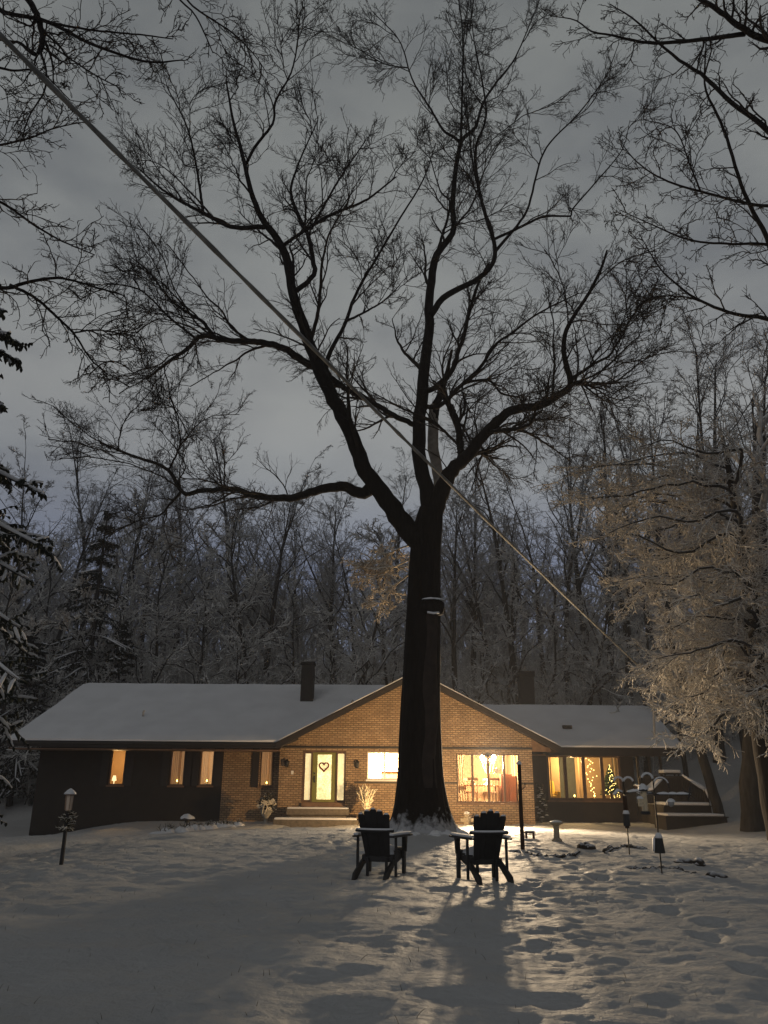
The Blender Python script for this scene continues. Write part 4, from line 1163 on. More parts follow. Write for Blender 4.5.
for nm, mt, th, lf in (('cloth', 'post', .03, 0), ('snow', 'snow', .15, .032)):
    b = MB(); n = 14; P = [at(634, 786, 32.6), at(641, 790, 32.6), at(648, 791, 32.6), at(655, 785, 32.6), at(662, 779, 32.6)]
    pts, rr_ = resample(P, [1] * 5, n, None); top, bot = [], []
    for i, q in enumerate(pts):
        e = math.sin(PI * i / (n - 1)) ** .5
        for sy in (-.45, -.2, .2, .45):
            top.append((q[0], q[1] + sy * (.3 + .7 * e), q[2] + lf + th * (.35 + .65 * e) * (1 if abs(sy) < .3 else .6))); bot.append((q[0], q[1] + sy * (.3 + .7 * e), q[2] + lf))
    b.add(top, [(i * 4 + k, (i + 1) * 4 + k, (i + 1) * 4 + k + 1, i * 4 + k + 1) for i in range(n - 1) for k in range(3)]); b.add(bot, [(i * 4 + k, i * 4 + k + 1, (i + 1) * 4 + k + 1, (i + 1) * 4 + k) for i in range(n - 1) for k in range(3)])
    m = len(top)
    for k in (0, 3):
        b.add([top[i * 4 + k] for i in range(n)] + [bot[i * 4 + k] for i in range(n)], [(i, i + 1, n + i + 1, n + i) for i in range(n - 1)])
    b.build(nm, mt, hm, smooth=True)


# ------------------------------------------------------------------ two adirondack chairs (built facing +y at the origin, then placed)
def adirondack(loc, yaw, label):
    t = empty('adirondack_chair', (0, 0, 0), label, 'chair', 'black adirondack chairs on the lawn')
    bk = Vector((0, -.13, .19)); dr = Vector((0, -.36, .93)).normalized(); L = [.755, .805, .835, .805, .755]; wb, wt = .074, .106
    for k in range(5):
        u = k - 2; b = MB(); ln = L[k]; poly = []
        xb, xt = u * (wb + .001), u * (wt - .004)
        for s, w in ((-1, 0), (-1, .93)):
            poly.append((xb + (xt - xb) * w + s * (wb + (wt - wb) * w) / 2, w))
        for a in np.linspace(PI, 0, 7)[1:-1]:
            poly.append((xt + wt / 2 * math.cos(a), .93 + .065 * math.sin(a)))
        for s, w in ((1, .93), (1, 0)):
            poly.append((xb + (xt - xb) * w + s * (wb + (wt - wb) * w) / 2, w))
        nn = dr.cross(Vector((1, 0, 0))) * (.004 * (k % 2)); pts = [bk + nn + Vector((p[0], 0, 0)) + dr * (p[1] * ln) for p in poly]
        b.prism(pts, dr.cross(Vector((1, 0, 0))) * .022).build('back_slat', 'chair', t, bevel=.004)
    for k in range(5):
        y = -.08 + k * .11; z = .27 + .09 * (y + .1) / .5
        MB().box((-.26, y, z), (.26, y + .095, z + .022)).build('seat_slat', 'chair', t, bevel=.004)
    for s in (-1, 1):
        x = s * .24
        MB().prism([(x - .02, .40, .24), (x - .02, .40, .37), (x - .02, -.05, .275), (x - .02, -.56, .07), (x - .02, -.62, -.03), (x - .02, -.47, -.03), (x - .02, -.1, .15)], (.04, 0, 0)).build('stringer', 'chair', t, bevel=.004)
        MB().box((s * .285 - .022, .28, -.03), (s * .285 + .022, .38, .55)).build('front_leg', 'chair', t, bevel=.005)
        MB().box((s * .305 - .018, -.22, -.0), (s * .305 + .018, -.18, .55)).build('rear_post', 'chair', t, bevel=.005)
        MB().box((s * .15 - .02, -.20, -.03), (s * .15 + .02, -.16, .26)).build('rear_leg', 'chair', t, bevel=.004)
        poly = [(s * .255, -.38), (s * .33, -.40), (s * .36, -.1), (s * .41, .25), (s * .40, .44), (s * .34, .48), (s * .275, .45), (s * .262, .1)]
        MB().prism([(p[0], p[1], .551) for p in (poly if s > 0 else poly[::-1])], (0, 0, .025)).build('armrest', 'chair', t, bevel=.004)
        MB().prism([(s * .31, .36, .55), (s * .31, .22, .55), (s * .31, .30, .32)], (s * .03, 0, 0)).build('arm_bracket', 'chair', t)
        a0 = [(q[0] * .97, q[1] * .97) for q in poly]
        MB().prism([(p[0], p[1], .579) for p in (a0 if s > 0 else a0[::-1])], (0, 0, .034)).build('snow', 'snow', t, bevel=.012)
    y0 = -.13 - .36 / .93 * .455 - .025
    MB().tube([(-.30, y0 + .03, .645), (-.2, y0 - .02, .643), (0, y0 - .035, .641), (.2, y0 - .02, .643), (.30, y0 + .03, .645)], .022, 8).build('back_brace', 'chair', t, smooth=True)
    MB().tube([(-.29, y0 + .03, .665), (-.2, y0 - .02, .664), (0, y0 - .035, .663), (.2, y0 - .02, .664), (.29, y0 + .03, .665)], .019, 8).build('snow', 'snow', t, smooth=True)
    MB().box((-.25, -.16, .20), (.25, -.13, .29)).build('back_brace', 'chair', t, bevel=.004)
    b = MB(); b.lump((0, .16, .30), .24, .30, .12, 5, 18); b.build('snow', 'snow', t, smooth=True)
    b = MB()
    for k in range(5):
        p = bk + Vector(((k - 2) * (wt - .004), 0, 0)) + dr * (L[k] * .982); b.lump((p.x, p.y, p.z + .0), .036, .014, .024, k, 9)
    b.build('snow', 'snow', t, smooth=True)
    t.location = loc; t.rotation_euler = (0, 0, yaw); t.scale = (.96, .96, .96)
    return t


p = at(379, 873, 12.9); adirondack((p.x + .02, 12.9, gz(p.x, 12.9) + .02), math.radians(-17), 'black adirondack chair turned to the right, in front of the lit white twigs')
p = at(483.5, 878, 12.6); adirondack((p.x, 12.6, gz(p.x, 12.6) + .02), math.radians(12), 'black adirondack chair seen squarely from behind, in front of the dining window')

# ------------------------------------------------------------------ the old oak
rng = np.random.default_rng(42)
oak = empty('oak_tree', (TX, TY, gz(TX, TY)), 'huge bare old oak with a massive dark trunk before the brick gable', 'tree')
def pr(w, Yd=21.0):
    return w * Yd / 845 / 1.0


trunk = [(422, 842, 34), (421, 826, 27.5), (421, 806, 24), (420.5, 775, 22), (420, 740, 20.8), (420.5, 700, 19.6), (422, 650, 18.4), (423, 610, 17.6), (424, 575, 17), (425.5, 545, 16.6), (428, 525, 16), (431, 508, 13)]
P, R = resample([at(a, c, TY) for a, c, r in trunk], [pr(r) for a, c, r in trunk], 40, rng)
n = 36; V = []
for i in range(40):
    for k in range(n):
        a = 2 * PI * k / n; fl_ = max(0, 1 - i / 8.0) ** 1.6
        r = R[i] * (1 + .05 * math.sin(5 * a + i * .05) + .035 * math.sin(11 * a + .4 * math.sin(i * .3)) + .03 * float(vnoise(k * .9, i * .45, 3)) + fl_ * (.22 * max(0, math.sin(4 * a + .8)) ** 2 + .16))
        V.append((P[i, 0] + r * math.cos(a), P[i, 1] + r * math.sin(a), P[i, 2] - (.35 if i == 0 else 0)))
b = MB().add(V, [(i * n + k, i * n + (k + 1) % n, (i + 1) * n + (k + 1) % n, (i + 1) * n + k) for i in range(39) for k in range(n)])
b.build('trunk', 'oakfoot', oak, smooth=True)
b = MB()                                                                # snow banked in the root hollows
rr = random.Random(6)
for k in range(60):
    a = rr.uniform(PI * .9, PI * 2.1); rad = rr.uniform(.78, 1.12); x, y = TX + rad * math.cos(a), TY + rad * math.sin(a)
    b.lump((x, y, gz(x, y) - .04 + max(0, .85 - rad) * .5), rr.uniform(.07, .2), rr.uniform(.07, .18), rr.uniform(.04, .11), k, 10)
b.build('root_snow', 'snow', oak, smooth=True)
# burl with a snow lip, and the strip of rusty bark below it
q = at(427, 605, TY - .42)
b = MB().lathe([(.10, -.28), (.30, -.22), (.34, -.05), (.33, .08), (.22, .16), (.05, .2)], (q.x + .13, q.y + .12, q.z), 14, 1, .8); b.build('burl', 'bark', oak, smooth=True)
b = MB(); b.lump((q.x + .13, q.y - .04, q.z + .13), .26, .14, .06, 4); b.tube([(q.x, q.y - .15, q.z - .22), (q.x + .15, q.y - .18, q.z - .25), (q.x + .3, q.y - .1, q.z - .22)], .03, 6); b.build('snow', 'snow', oak, smooth=True)
V = []; m = 24; rows = 26
for j in range(rows):
    py = 616 + 172 * j / (rows - 1); i = int(np.argmin(np.abs(P[:, 2] - at(427, py, TY).z))); c = P[i]
    a0 = -PI / 2 + .12 + .10 * math.sin(j * .5); a1 = -PI / 2 + 1.05 - .12 * math.sin(j * .37) - .3 * (j / rows) ** 2
    for k in range(9):
        a = a0 + (a1 - a0) * k / 8; r = R[i] * 1.05 + .02 + .012 * math.sin(k * 1.7 + j * .6) - (.05 if k in (0, 8) else 0); V.append((c[0] + r * math.cos(a), c[1] + r * math.sin(a), at(427, py, TY).z))
b = MB().add(V, [(j * 9 + k, j * 9 + k + 1, (j + 1) * 9 + k + 1, (j + 1) * 9 + k) for j in range(rows - 1) for k in range(8)]); b.build('bark_strip', 'rustbark', oak, smooth=True)

LIMBS = [  # name, depth change at the far end (m), [(x, y, half width)]
    ('limb', -2.2, [(428, 548, 14), (410, 532, 12.5), (385, 497, 10.5), (366, 473, 9.3), (353, 439, 8.4), (333, 399, 8.0), (319, 369, 7.4), (306, 333, 6.6), (293, 293, 5.6), (286, 256, 5.0), (276, 238, 4.6), (259, 213, 3.6), (250, 187, 2.9), (243, 157, 2.4), (233, 120, 1.7), (226, 80, 1.0)]),
    ('limb', 1.8, [(372, 487, 8.0), (362, 494, 7.0), (346, 487, 6.2), (323, 489, 5.4), (289, 498, 4.5), (256, 496, 3.9), (233, 489, 3.4), (200, 491, 3.0), (183, 493, 2.6), (167, 469, 2.2), (133, 456, 1.7), (100, 443, 1.0)]),
    ('limb', -1.2, [(316, 366, 5.0), (306, 363, 4.6), (283, 348, 4.2), (256, 342, 3.8), (230, 341, 3.4), (203, 336, 3.0), (187, 349, 2.4), (163, 366, 1.9), (147, 379, 1.2)]),
    ('limb', 2.5, [(431, 525, 10), (428, 500, 9.2), (420, 460, 8.4), (419, 423, 7.8), (423, 389, 7.2), (426, 356, 6.6), (429, 323, 6.0), (430, 289, 5.4), (436, 256, 4.8), (446, 242, 4.4), (454, 230, 4.0), (453, 200, 3.6), (456, 167, 3.3), (461, 143, 3.0), (468, 134, 2.6), (476, 127, 2.3), (483, 103, 1.9), (496, 83, 1.6), (512, 63, 1.3), (522, 43, 1.0), (542, -6, .6)]),
    ('limb', -2.6, [(430, 520, 12), (440, 494, 10.0), (448, 476, 8.8), (456, 466, 8.0), (469, 455, 7.0), (489, 429, 6.0), (512, 410, 5.2), (539, 406, 4.6), (560, 394, 4.2), (571, 384, 3.8), (565, 359, 3.0), (564, 339, 2.6), (572, 319, 2.3), (589, 293, 1.9), (602, 266, 1.5), (607, 250, 1.0)]),
    ('limb', 1.0, [(431, 315, 4.2), (443, 298, 4.0), (456, 290, 3.8), (469, 284, 3.5), (489, 269, 3.0), (495, 248, 2.8), (484, 210, 2.5), (477, 177, 2.2), (476, 147, 1.9), (486, 117, 1.5), (482, 80, 1.2), (474, 40, .9), (470, -5, .6)]),
]
BR = [
    (0, -1.5, [(256, 233, 3.0), (233, 227, 2.6), (203, 213, 2.2), (167, 193, 1.5), (140, 170, .8)]), (0, -1.5, [(203, 212, 1.7), (197, 170, 1.4), (187, 127, 1.1), (167, 87, .7)]),
    (0, -1.6, [(246, 165, 1.9), (256, 145, 1.8), (273, 123, 1.5), (276, 100, 1.3), (293, 67, 1.0), (301, 10, .6)]), (0, -1.0, [(299, 293, 3.2), (313, 276, 3.0), (313, 260, 2.8), (308, 235, 2.6), (297, 212, 2.2), (291, 190, 1.7), (300, 160, 1.2), (318, 120, .7)]),
    (0, -.8, [(308, 234, 2.2), (323, 219, 1.9), (348, 208, 1.6), (368, 199, 1.3), (396, 177, .8)]), (0, -.4, [(312, 228, 1.8), (324, 206, 1.5), (340, 178, 1.3), (366, 140, .8)]),
    (0, .8, [(325, 386, 3.4), (326, 368, 3.0), (331, 350, 2.7), (344, 326, 2.3), (358, 290, 1.9), (378, 256, 1.6), (399, 220, 1.3), (423, 180, 1.0), (436, 143, .6)]), (0, -.2, [(345, 322, 1.7), (365, 312, 1.3), (385, 300, 1.0), (400, 285, .6)]),
    (1, 1.6, [(183, 493, 1.8), (170, 504, 1.5), (160, 515, 1.1), (140, 520, .8), (110, 535, .5)]), (1, 1.5, [(167, 469, 1.4), (180, 445, 1.1), (178, 425, .8), (172, 400, .5)]),
    (2, -1.0, [(216, 336, 2.4), (203, 322, 2.0), (187, 312, 1.7), (167, 296, 1.4), (150, 273, 1.0), (130, 256, .6)]), (2, -1.2, [(190, 335, 1.4), (170, 318, 1.3), (140, 290, 1.0), (105, 283, .7)]),
    (3, -1.4, [(421, 428, 3.6), (410, 423, 3.4), (389, 413, 3.4), (373, 403, 3.2), (349, 391, 3.4), (331, 377, 3.4), (324, 366, 3.0)]),
    (3, 2.2, [(461, 143, 2.2), (452, 136, 2.0), (443, 130, 1.8), (430, 108, 1.5), (415, 85, 1.2), (409, 70, 1.1), (399, 40, .9), (373, 12, .6)]), (3, 2.4, [(463, 140, 1.7), (462, 100, 1.5), (463, 40, 1.1), (458, -5, .7)]), (3, 2.4, [(409, 68, 1.0), (385, 64, .8), (360, 50, .6), (350, 45, .4)]),
    (3, 1.2, [(426, 396, 3.6), (438, 385, 3.3), (453, 369, 3.0), (458, 352, 2.7), (463, 339, 2.5), (468, 318, 2.2), (473, 299, 2.0), (480, 280, 1.7), (489, 263, 1.3)]), (3, .5, [(423, 408, 3.0), (440, 406, 2.8), (459, 387, 2.4), (472, 376, 2.2), (483, 364, 2.0), (496, 344, 1.7), (512, 333, 1.5), (539, 313, 1.2), (579, 293, .7)]),
    (3, .3, [(461, 385, 1.9), (473, 381, 1.7), (490, 381, 1.5), (498, 390, 1.3), (503, 394, 1.3), (520, 398, .7)]), (3, 2.0, [(436, 256, 2.0), (450, 205, 1.4), (440, 190, 1.0), (428, 150, .6)]),
    (4, -2.0, [(461, 464, 4.2), (460, 440, 4.0), (457, 422, 3.7), (452, 410, 3.4), (444, 397, 3.0), (441, 385, 2.4)]), (4, -2.2, [(489, 436, 2.8), (500, 431, 2.4), (512, 430, 2.3), (530, 424, 1.8), (535, 412, 1.5), (536, 402, 1.0)]), (4, -2.0, [(469, 456, 3.0), (478, 453, 2.8), (490, 452, 2.6)]),
    (4, -2.6, [(570, 385, 2.8), (578, 383, 2.4), (588, 385, 1.9)]), (4, -2.6, [(575, 382, 2.1), (585, 370, 1.8), (597, 362, 1.6), (609, 356, 1.4), (616, 345, 1.2), (622, 336, 1.1), (630, 320, .9), (642, 303, .6)]), (4, -2.4, [(575, 384, 1.5), (600, 372, 1.2), (622, 352, .9), (640, 335, .5)]),
    (5, .6, [(493, 250, 2.2), (512, 232, 1.9), (520, 222, 1.7), (529, 205, 1.5), (545, 150, 1.2), (579, 113, 1.0), (605, 77, .8), (619, 43, .5)]), (5, .4, [(512, 234, 1.9), (527, 224, 1.7), (542, 217, 1.5), (560, 216, 1.3), (572, 216, 1.2), (572, 210, 1.1), (595, 183, 1.0), (622, 150, .7), (630, 120, .4)]), (5, .9, [(480, 195, 1.5), (474, 170, 1.3), (470, 140, 1.0), (466, 95, .7)]),
]
WID = 1.0
limbP = []
for nm, dd, pts in LIMBS:
    m = len(pts); far = TY + dd
    Pw = [at(a, c, TY + dd * (i / (m - 1)) ** 1.2) for i, (a, c, r) in enumerate(pts)]
    P_, R_ = resample(Pw, [pr(r) * (.97 + .0) for a, c, r in pts], 64, rng, .10); TW().add(P_[None], R_[None], 12).build(nm, 'bark', oak); limbP.append((P_, R_))
allP, allR = [], []
for li, dd, pts in BR:
    Pl, _ = limbP[li]; p0 = at(pts[0][0], pts[0][1], TY); i0 = int(np.argmin(np.hypot(Pl[:, 0] / Pl[:, 1] - p0.x / TY, (Pl[:, 2] - CAMZ) / Pl[:, 1] - (p0.z - CAMZ) / TY))); y0 = Pl[i0, 1]; m = len(pts)
    y1 = y0 + (dd - (y0 - TY)) * .4 + rng.normal() * .8
    Pw = [at(a, c, y0 + (y1 - y0) * i / (m - 1)) for i, (a, c, r) in enumerate(pts)]
    if np.linalg.norm(np.array(Pw[0]) - Pl[i0]) < 1.0:
        Pw[0] = Vector(Pl[i0])
    P_, R_ = resample(Pw, [pr(r) for a, c, r in pts], 40, rng, .12); allP.append(P_); allR.append(R_)
tw = TW().add(np.array(allP), np.array(allR), 8)
for o_ in range(len(allP)):
    pass
tw.build('branches', 'bark', oak)
# pale broken snag in the middle of the fork
sn = [(443, 496, 6.6), (439, 480, 6.6), (436, 462, 6.4), (433, 448, 6.6), (433, 430, 6.4), (433, 418, 6.0), (434, 405, 4.0)]
P_, R_ = resample([at(a, c, TY + .9) for a, c, r in sn], [pr(r) for a, c, r in sn], 24, rng, .05); o_ = TW().add(P_[None], R_[None], 12).build('snag', 'barebark', oak); o_['label'] = 'pale bare broken limb'
P_, R_ = resample([at(a, c, TY + .9) for a, c, r in [(434, 420, 5.6), (436, 405, 5), (441, 392, 4.2), (447, 372, 2.6), (452, 350, 1.5)]], [pr(r) for r in (5.6, 5, 4.2, 2.6, 1.5)], 24, rng, .1)
TW().add(P_[None], R_[None], 10).build('snag', 'bark', oak)
# twigs
LP = np.array([resample(p_, r_, 40, rng)[0] for p_, r_ in limbP]); LR = np.array([resample(p_, r_, 40, rng)[1] for p_, r_ in limbP])
BP, BRr = np.array(allP), np.array(allR)
tw = TW()
sel = [0, 1, 2, 3, 5]
A0b, AR0b = grow(LP[4:5], LR[4:5], 4, 3.4, .62, 40, rng, up=.25, wob=.085, t0=.25, rr=.42, rmin=.022, rel=False, tip=.20)
A0, AR0 = grow(LP[sel], LR[sel], 9, 4.6, .62, 40, rng, up=.20, wob=.085, t0=.20, rr=.42, rmin=.022, rel=False, tip=.20); A0, AR0 = np.concatenate([A0, A0b]), np.concatenate([AR0, AR0b]); AR0 = np.minimum(AR0, .060); tw.add(A0, AR0, 6)
A3, AR3 = grow(BP, BRr, 3, 2.8, .55, 40, rng, up=.18, wob=.085, t0=.15, rr=.6, rmin=.018, rel=False, tip=.25); AR3 = np.minimum(AR3, .04); tw.add(A3, AR3, 5)
BP = np.concatenate([BP, A0, A3]); BRr = np.concatenate([BRr, AR0, AR3])
A1, AR1 = grow(LP, LR, 6, 2.0, .85, 10, rng, up=.2, wob=.13, t0=.34, rr=.38, rmin=.0135, rel=False)
A2, AR2 = grow(BP, BRr, 8, 1.75, .68, 10, rng, up=.16, wob=.11, t0=.12, rr=.55, rmin=.0115, rel=False)
A = np.concatenate([A1, A2]); AR = np.minimum(np.concatenate([AR1, AR2]), .04); tw.add(A, AR, 5)
B1, BR1 = grow(A, AR, 6, .55, .62, 7, rng, up=.12, wob=.13, t0=.10, rr=.6, rmin=.0068); tw.add(B1, BR1, 4)
C1, CR1 = grow(B1, BR1, 5, .50, .65, 5, rng, up=.10, wob=.15, t0=.12, rr=.7, rmin=.005); tw.add(C1, CR1, 3)
C2, CR2 = grow(LP, LR, 12, 1.3, 1.1, 6, rng, up=.1, wob=.25, t0=.12, rr=.10, rmin=.009, rel=False); tw.add(C2, CR2, 3)
D2, DR2 = grow(C2, CR2, 6, .6, .8, 4, rng, wob=.25, rmin=.007); tw.add(D2, DR2, 3)
D1, DR1 = grow(C1, CR1, 2, .6, .7, 4, rng, wob=.16, rmin=.0042, t0=.2); tw.add(D1, DR1, 3)
o_ = tw.build('twigs', 'twig', oak); o_['kind'] = 'stuff'
# pale sprays low on the trunk, caught by the house lights
tw = TW(); rg = np.random.default_rng(77)
S0 = np.array([resample([at(408, 560, TY + .3), at(396, 566, TY + .8), at(378, 575, TY + 1.5), at(362, 580, TY + 2)], [.03, .03, .02, .012], 10, rg)[0], resample([at(408, 575, TY + .3), at(396, 585, TY + 1), at(385, 600, TY + 1.6), at(372, 606, TY + 2.2)], [.03, .03, .02, .012], 10, rg)[0], resample([at(410, 545, TY + .3), at(396, 550, TY + .9), at(380, 560, TY + 1.4), at(355, 568, TY + 1.8)], [.03] * 4, 10, rg)[0]])
SR = np.tile(np.linspace(.03, .012, 10), (3, 1)); tw.add(S0, SR, 5)
S1, SR1 = grow(S0, SR, 20, .85, .9, 6, rg, wob=.25, rel=False, rmin=.024, t0=.25, bend=-.04); tw.add(S1, SR1, 4); S2, SR2 = grow(S1, SR1, 7, .5, .8, 4, rg, wob=.28, rmin=.020); tw.add(S2, SR2, 3); S3, SR3 = grow(S2, SR2, 4, .6, .8, 3, rg, wob=.2, rmin=.016); tw.add(S3, SR3, 3)
tw.build('low_spray', 'palefrost', oak)


# ------------------------------------------------------------------ tree makers for the other trees
def leafless(seed, h, r, nl, spread, t0=.35, dens=(6, 6, 4), up=.25, ll=.42, rm=(.02, .014, .011), wob=.14, lean=.03, flat=0.0, bend=0.0, fork=0):
    """trunk polyline and bundles of branches of a leafless tree standing at the origin"""
    rg = np.random.default_rng(seed)
    K = 14; d = np.array([0, 0, 1.0]); p = np.zeros(3); pts = [p]
    for k in range(K - 1):
        d = unit(d + rg.normal(size=3) * lean * np.array([1, 1, .2])); p = p + d * h / (K - 1); pts.append(p)
    P = np.array(pts)[None]; R = (r * np.linspace(1, .14, K) ** 1.1)[None]; R[0, 0] *= 1.35
    trunk = TW().add(P, R, 9); lp = [P]; lr = [R]
    if fork:
        Pf, Rf = grow(P, R, fork, .62, .38, 12, rg, up=.35, wob=.07, t0=.3, rr=.8, tip=.18); trunk.add(Pf, Rf, 7)
    L1, R1 = grow(P, R, nl, ll, spread, 9, rg, up=up, wob=wob, t0=t0, rr=.5, rmin=rm[0] * 1.4, flat=flat, bend=bend); trunk.add(L1, R1, 6)
    if fork:
        L1b, R1b = grow(Pf, Rf, max(3, nl // 3), ll * .95, spread, 9, rg, up=up, wob=wob, t0=.25, rr=.55, rmin=rm[0] * 1.4, flat=flat, bend=bend); trunk.add(L1b, R1b, 6)
        L1 = np.concatenate([L1, L1b]); R1 = np.concatenate([R1, R1b])
    cr = TW(); L2, R2 = grow(L1, R1, dens[0], .5, .75, 6, rg, up=.10, wob=.2, t0=.15, rr=.6, rmin=rm[0], flat=flat, bend=bend); cr.add(L2, R2, 4)
    L3, R3 = grow(L2, R2, dens[1], .5, .8, 5, rg, up=.06, wob=.22, t0=.12, rr=.6, rmin=rm[1], flat=flat, bend=bend); cr.add(L3, R3, 3)
    if dens[2]:
        L4, R4 = grow(L3, R3, dens[2], .55, .8, 4, rg, wob=.25, t0=.15, rr=.7, rmin=rm[2], flat=flat * .6, bend=bend); cr.add(L4, R4, 3)
    return trunk, cr


# near trees whose boughs reach in from outside the picture -------------
rg = np.random.default_rng(5)
def reaching(name, label, base, lines, Yd, tm, wm, n1, n2, l1, rmin=.007, top=None, sc_=1.0):
    z = gz(base[0], base[1]); t = empty(name, (base[0], base[1], z), label, 'tree'); Pm, Rm = [], []
    tr = TW(); H = 13.0 if top is None else top
    P0, R0 = resample([(base[0], base[1], z - .3), (base[0] + .1, base[1], z + H * .4), (base[0] - .1, base[1], z + H * .75), (base[0], base[1] + .2, z + H)], [.42, .33, .25, .08], 24, rg, .04); tr.add(P0[None], R0[None], 12)
    for dd, pts in lines:
        m = len(pts); P_, R_ = resample([at(a, c, Yd + dd * i / (m - 1)) for i, (a, c, r) in enumerate(pts)], [max(.006, pr(r, Yd)) for a, c, r in pts], 30, rg, .12)
        Pm.append(P_); Rm.append(R_)
    Pm = np.array(Pm); Rm = np.array(Rm); br = TW().add(Pm, Rm, 8)
    # joins back to the trunk for boughs that start outside the picture
    J, JR = [], []
    for (dd, pts), P_, R_ in zip(lines, Pm, Rm):
        if pts[0][0] < 0 or pts[0][0] > 768:
            k = int(np.argmin(np.abs(P0[:, 2] - (P_[0, 2] - 1.2)))); q, r_ = resample([P0[k], (P0[k] * .45 + P_[0] * .55) + [0, 0, .3], P_[0]], [max(R_[0], .09), R_[0] * 1.2, R_[0]], 10, rg); J.append(q); JR.append(r_)
    if J:
        br.add(np.array(J), np.array(JR), 8)
    tr.build('trunk', tm, t); br.build('boughs', tm, t)
    tw = TW(); A, AR = grow(Pm, Rm, n1, l1, .85, 8, rg, up=.08, wob=.22, t0=.1, rr=.5, rmin=rmin * 1.5, rel=False); AR = np.minimum(AR, .03); tw.add(A, AR, 4)
    B, BRr_ = grow(A, AR, n2, .5, .8, 6, rg, wob=.25, rr=.6, rmin=rmin * 1.1, t0=.12); tw.add(B, BRr_, 3); C, CR_ = grow(B, BRr_, 3, .6, .8, 4, rg, wob=.25, rr=.7, rmin=rmin * .9); tw.add(C, CR_, 3)
    tw.build('twigs', wm, t)['kind'] = 'stuff'
    return t


reaching('maple_tree', 'leafless tree beyond the top left corner whose gnarled boughs reach over the lawn', (-9.6, 11.5), [
    (0, [(-40, -25, 3.5), (0, 10, 3.0), (43, 20, 2.6), (83, 40, 2.2), (110, 51, 1.9), (147, 62, 1.5), (183, 60, .8)]), (.4, [(48, 22, 2.0), (72, 27, 1.6), (100, 31, 1.4), (143, 35, 1.1), (173, 39, .7)]),
    (.3, [(20, -8, 4.5), (30, 2, 4.4), (38, 18, 4.3), (43, 38, 4.2), (38, 54, 3.6), (28, 50, 2.8), (18, 42, 2.0), (5, 44, 1.4)]), (.5, [(40, 50, 1.8), (46, 70, 1.5), (44, 92, 1.3), (30, 115, 1.0), (18, 150, .6)]),
    (-.4, [(50, 45, 1.3), (75, 62, 1.1), (95, 75, 1.0), (118, 87, .7)]), (.6, [(-30, 150, 1.6), (0, 145, 1.4), (30, 138, 1.2), (55, 128, 1.0), (83, 122, .6)]),
    (.5, [(-40, 190, 2.0), (0, 202, 1.8), (30, 222, 1.5), (60, 240, 1.2), (95, 255, .7)]), (-.5, [(-40, 270, 3.0), (0, 288, 2.4), (28, 282, 2.0), (60, 278, 1.6), (95, 287, 1.2), (125, 296, .8)]), (.4, [(10, 285, 2.2), (35, 298, 1.9), (58, 318, 1.6), (75, 335, 1.3), (90, 358, 1.0), (108, 375, .6)]), (.2, [(72, 333, 1.1), (95, 330, 1.0), (118, 333, .8), (140, 337, .5)]),
    (.4, [(-30, 60, 2.0), (10, 70, 1.6), (40, 72, 1.2), (70, 100, .7)]), (.6, [(60, -60, 2.4), (120, -45, 1.9), (160, -28, 1.6), (180, 0, 1.3), (193, 12, 1.2), (203, 30, 1.1), (213, 53, .7)]), (.8, [(184, -4, 1.3), (195, 8, 1.3), (213, 20, 1.2), (235, 35, 1.1), (256, 57, .8), (268, 75, .5)])], 11.5, 'bark', 'twig', 13, 6, 1.1, top=15)
reaching('maple_tree', 'leafless tree beyond the top right corner with thick sweeping boughs', (8.3, 12.6), [
    (-.3, [(800, 52, 5.5), (768, 40, 4.8), (748, 32, 4.2), (718, 10, 3.4), (695, -4, 3.0), (670, -22, 2.2)]), (.2, [(745, 34, 3.4), (722, 37, 3.0), (699, 40, 2.7), (680, 42, 2.4), (659, 43, 2.2), (640, 42, 2.0), (622, 38, 1.7), (606, 34, 1.4), (592, 32, 1.2), (575, 20, .9), (550, 16, .5)]),
    (.4, [(800, 165, 4.6), (768, 130, 3.8), (750, 116, 3.3), (732, 103, 3.0), (705, 77, 2.6), (692, 68, 2.3), (679, 60, 2.1), (659, 43, 1.6), (635, 20, 1.2), (610, 4, .7)]), (.6, [(790, 300, 3.6), (768, 240, 3.0), (755, 215, 2.7), (742, 187, 2.4), (725, 133, 2.0), (715, 110, 1.8), (705, 87, 1.5), (706, 45, 1.0)]),
    (.3, [(790, 206, 2.4), (768, 206, 2.1), (745, 203, 1.9), (710, 194, 1.6), (672, 183, 1.3), (650, 172, 1.0), (632, 157, .8), (620, 140, .5)]), (.2, [(700, 190, 1.3), (690, 165, 1.0), (675, 130, .8), (645, 120, .5)]),
    (.5, [(800, 335, 3.2), (768, 319, 2.7), (745, 316, 2.3), (725, 311, 2.0), (705, 303, 1.7), (690, 295, 1.5), (679, 286, 1.3), (663, 272, 1.0), (652, 256, .8), (640, 235, .5)]), (.5, [(708, 304, 1.2), (685, 297, 1.0), (655, 297, .8), (635, 308, .5)]),
    (-.3, [(800, 262, 2.2), (768, 245, 1.8), (730, 244, 1.5), (690, 240, 1.2), (655, 226, .8), (620, 210, .5)])], 12.6, 'bark', 'twig', 15, 7, 1.15, top=16)


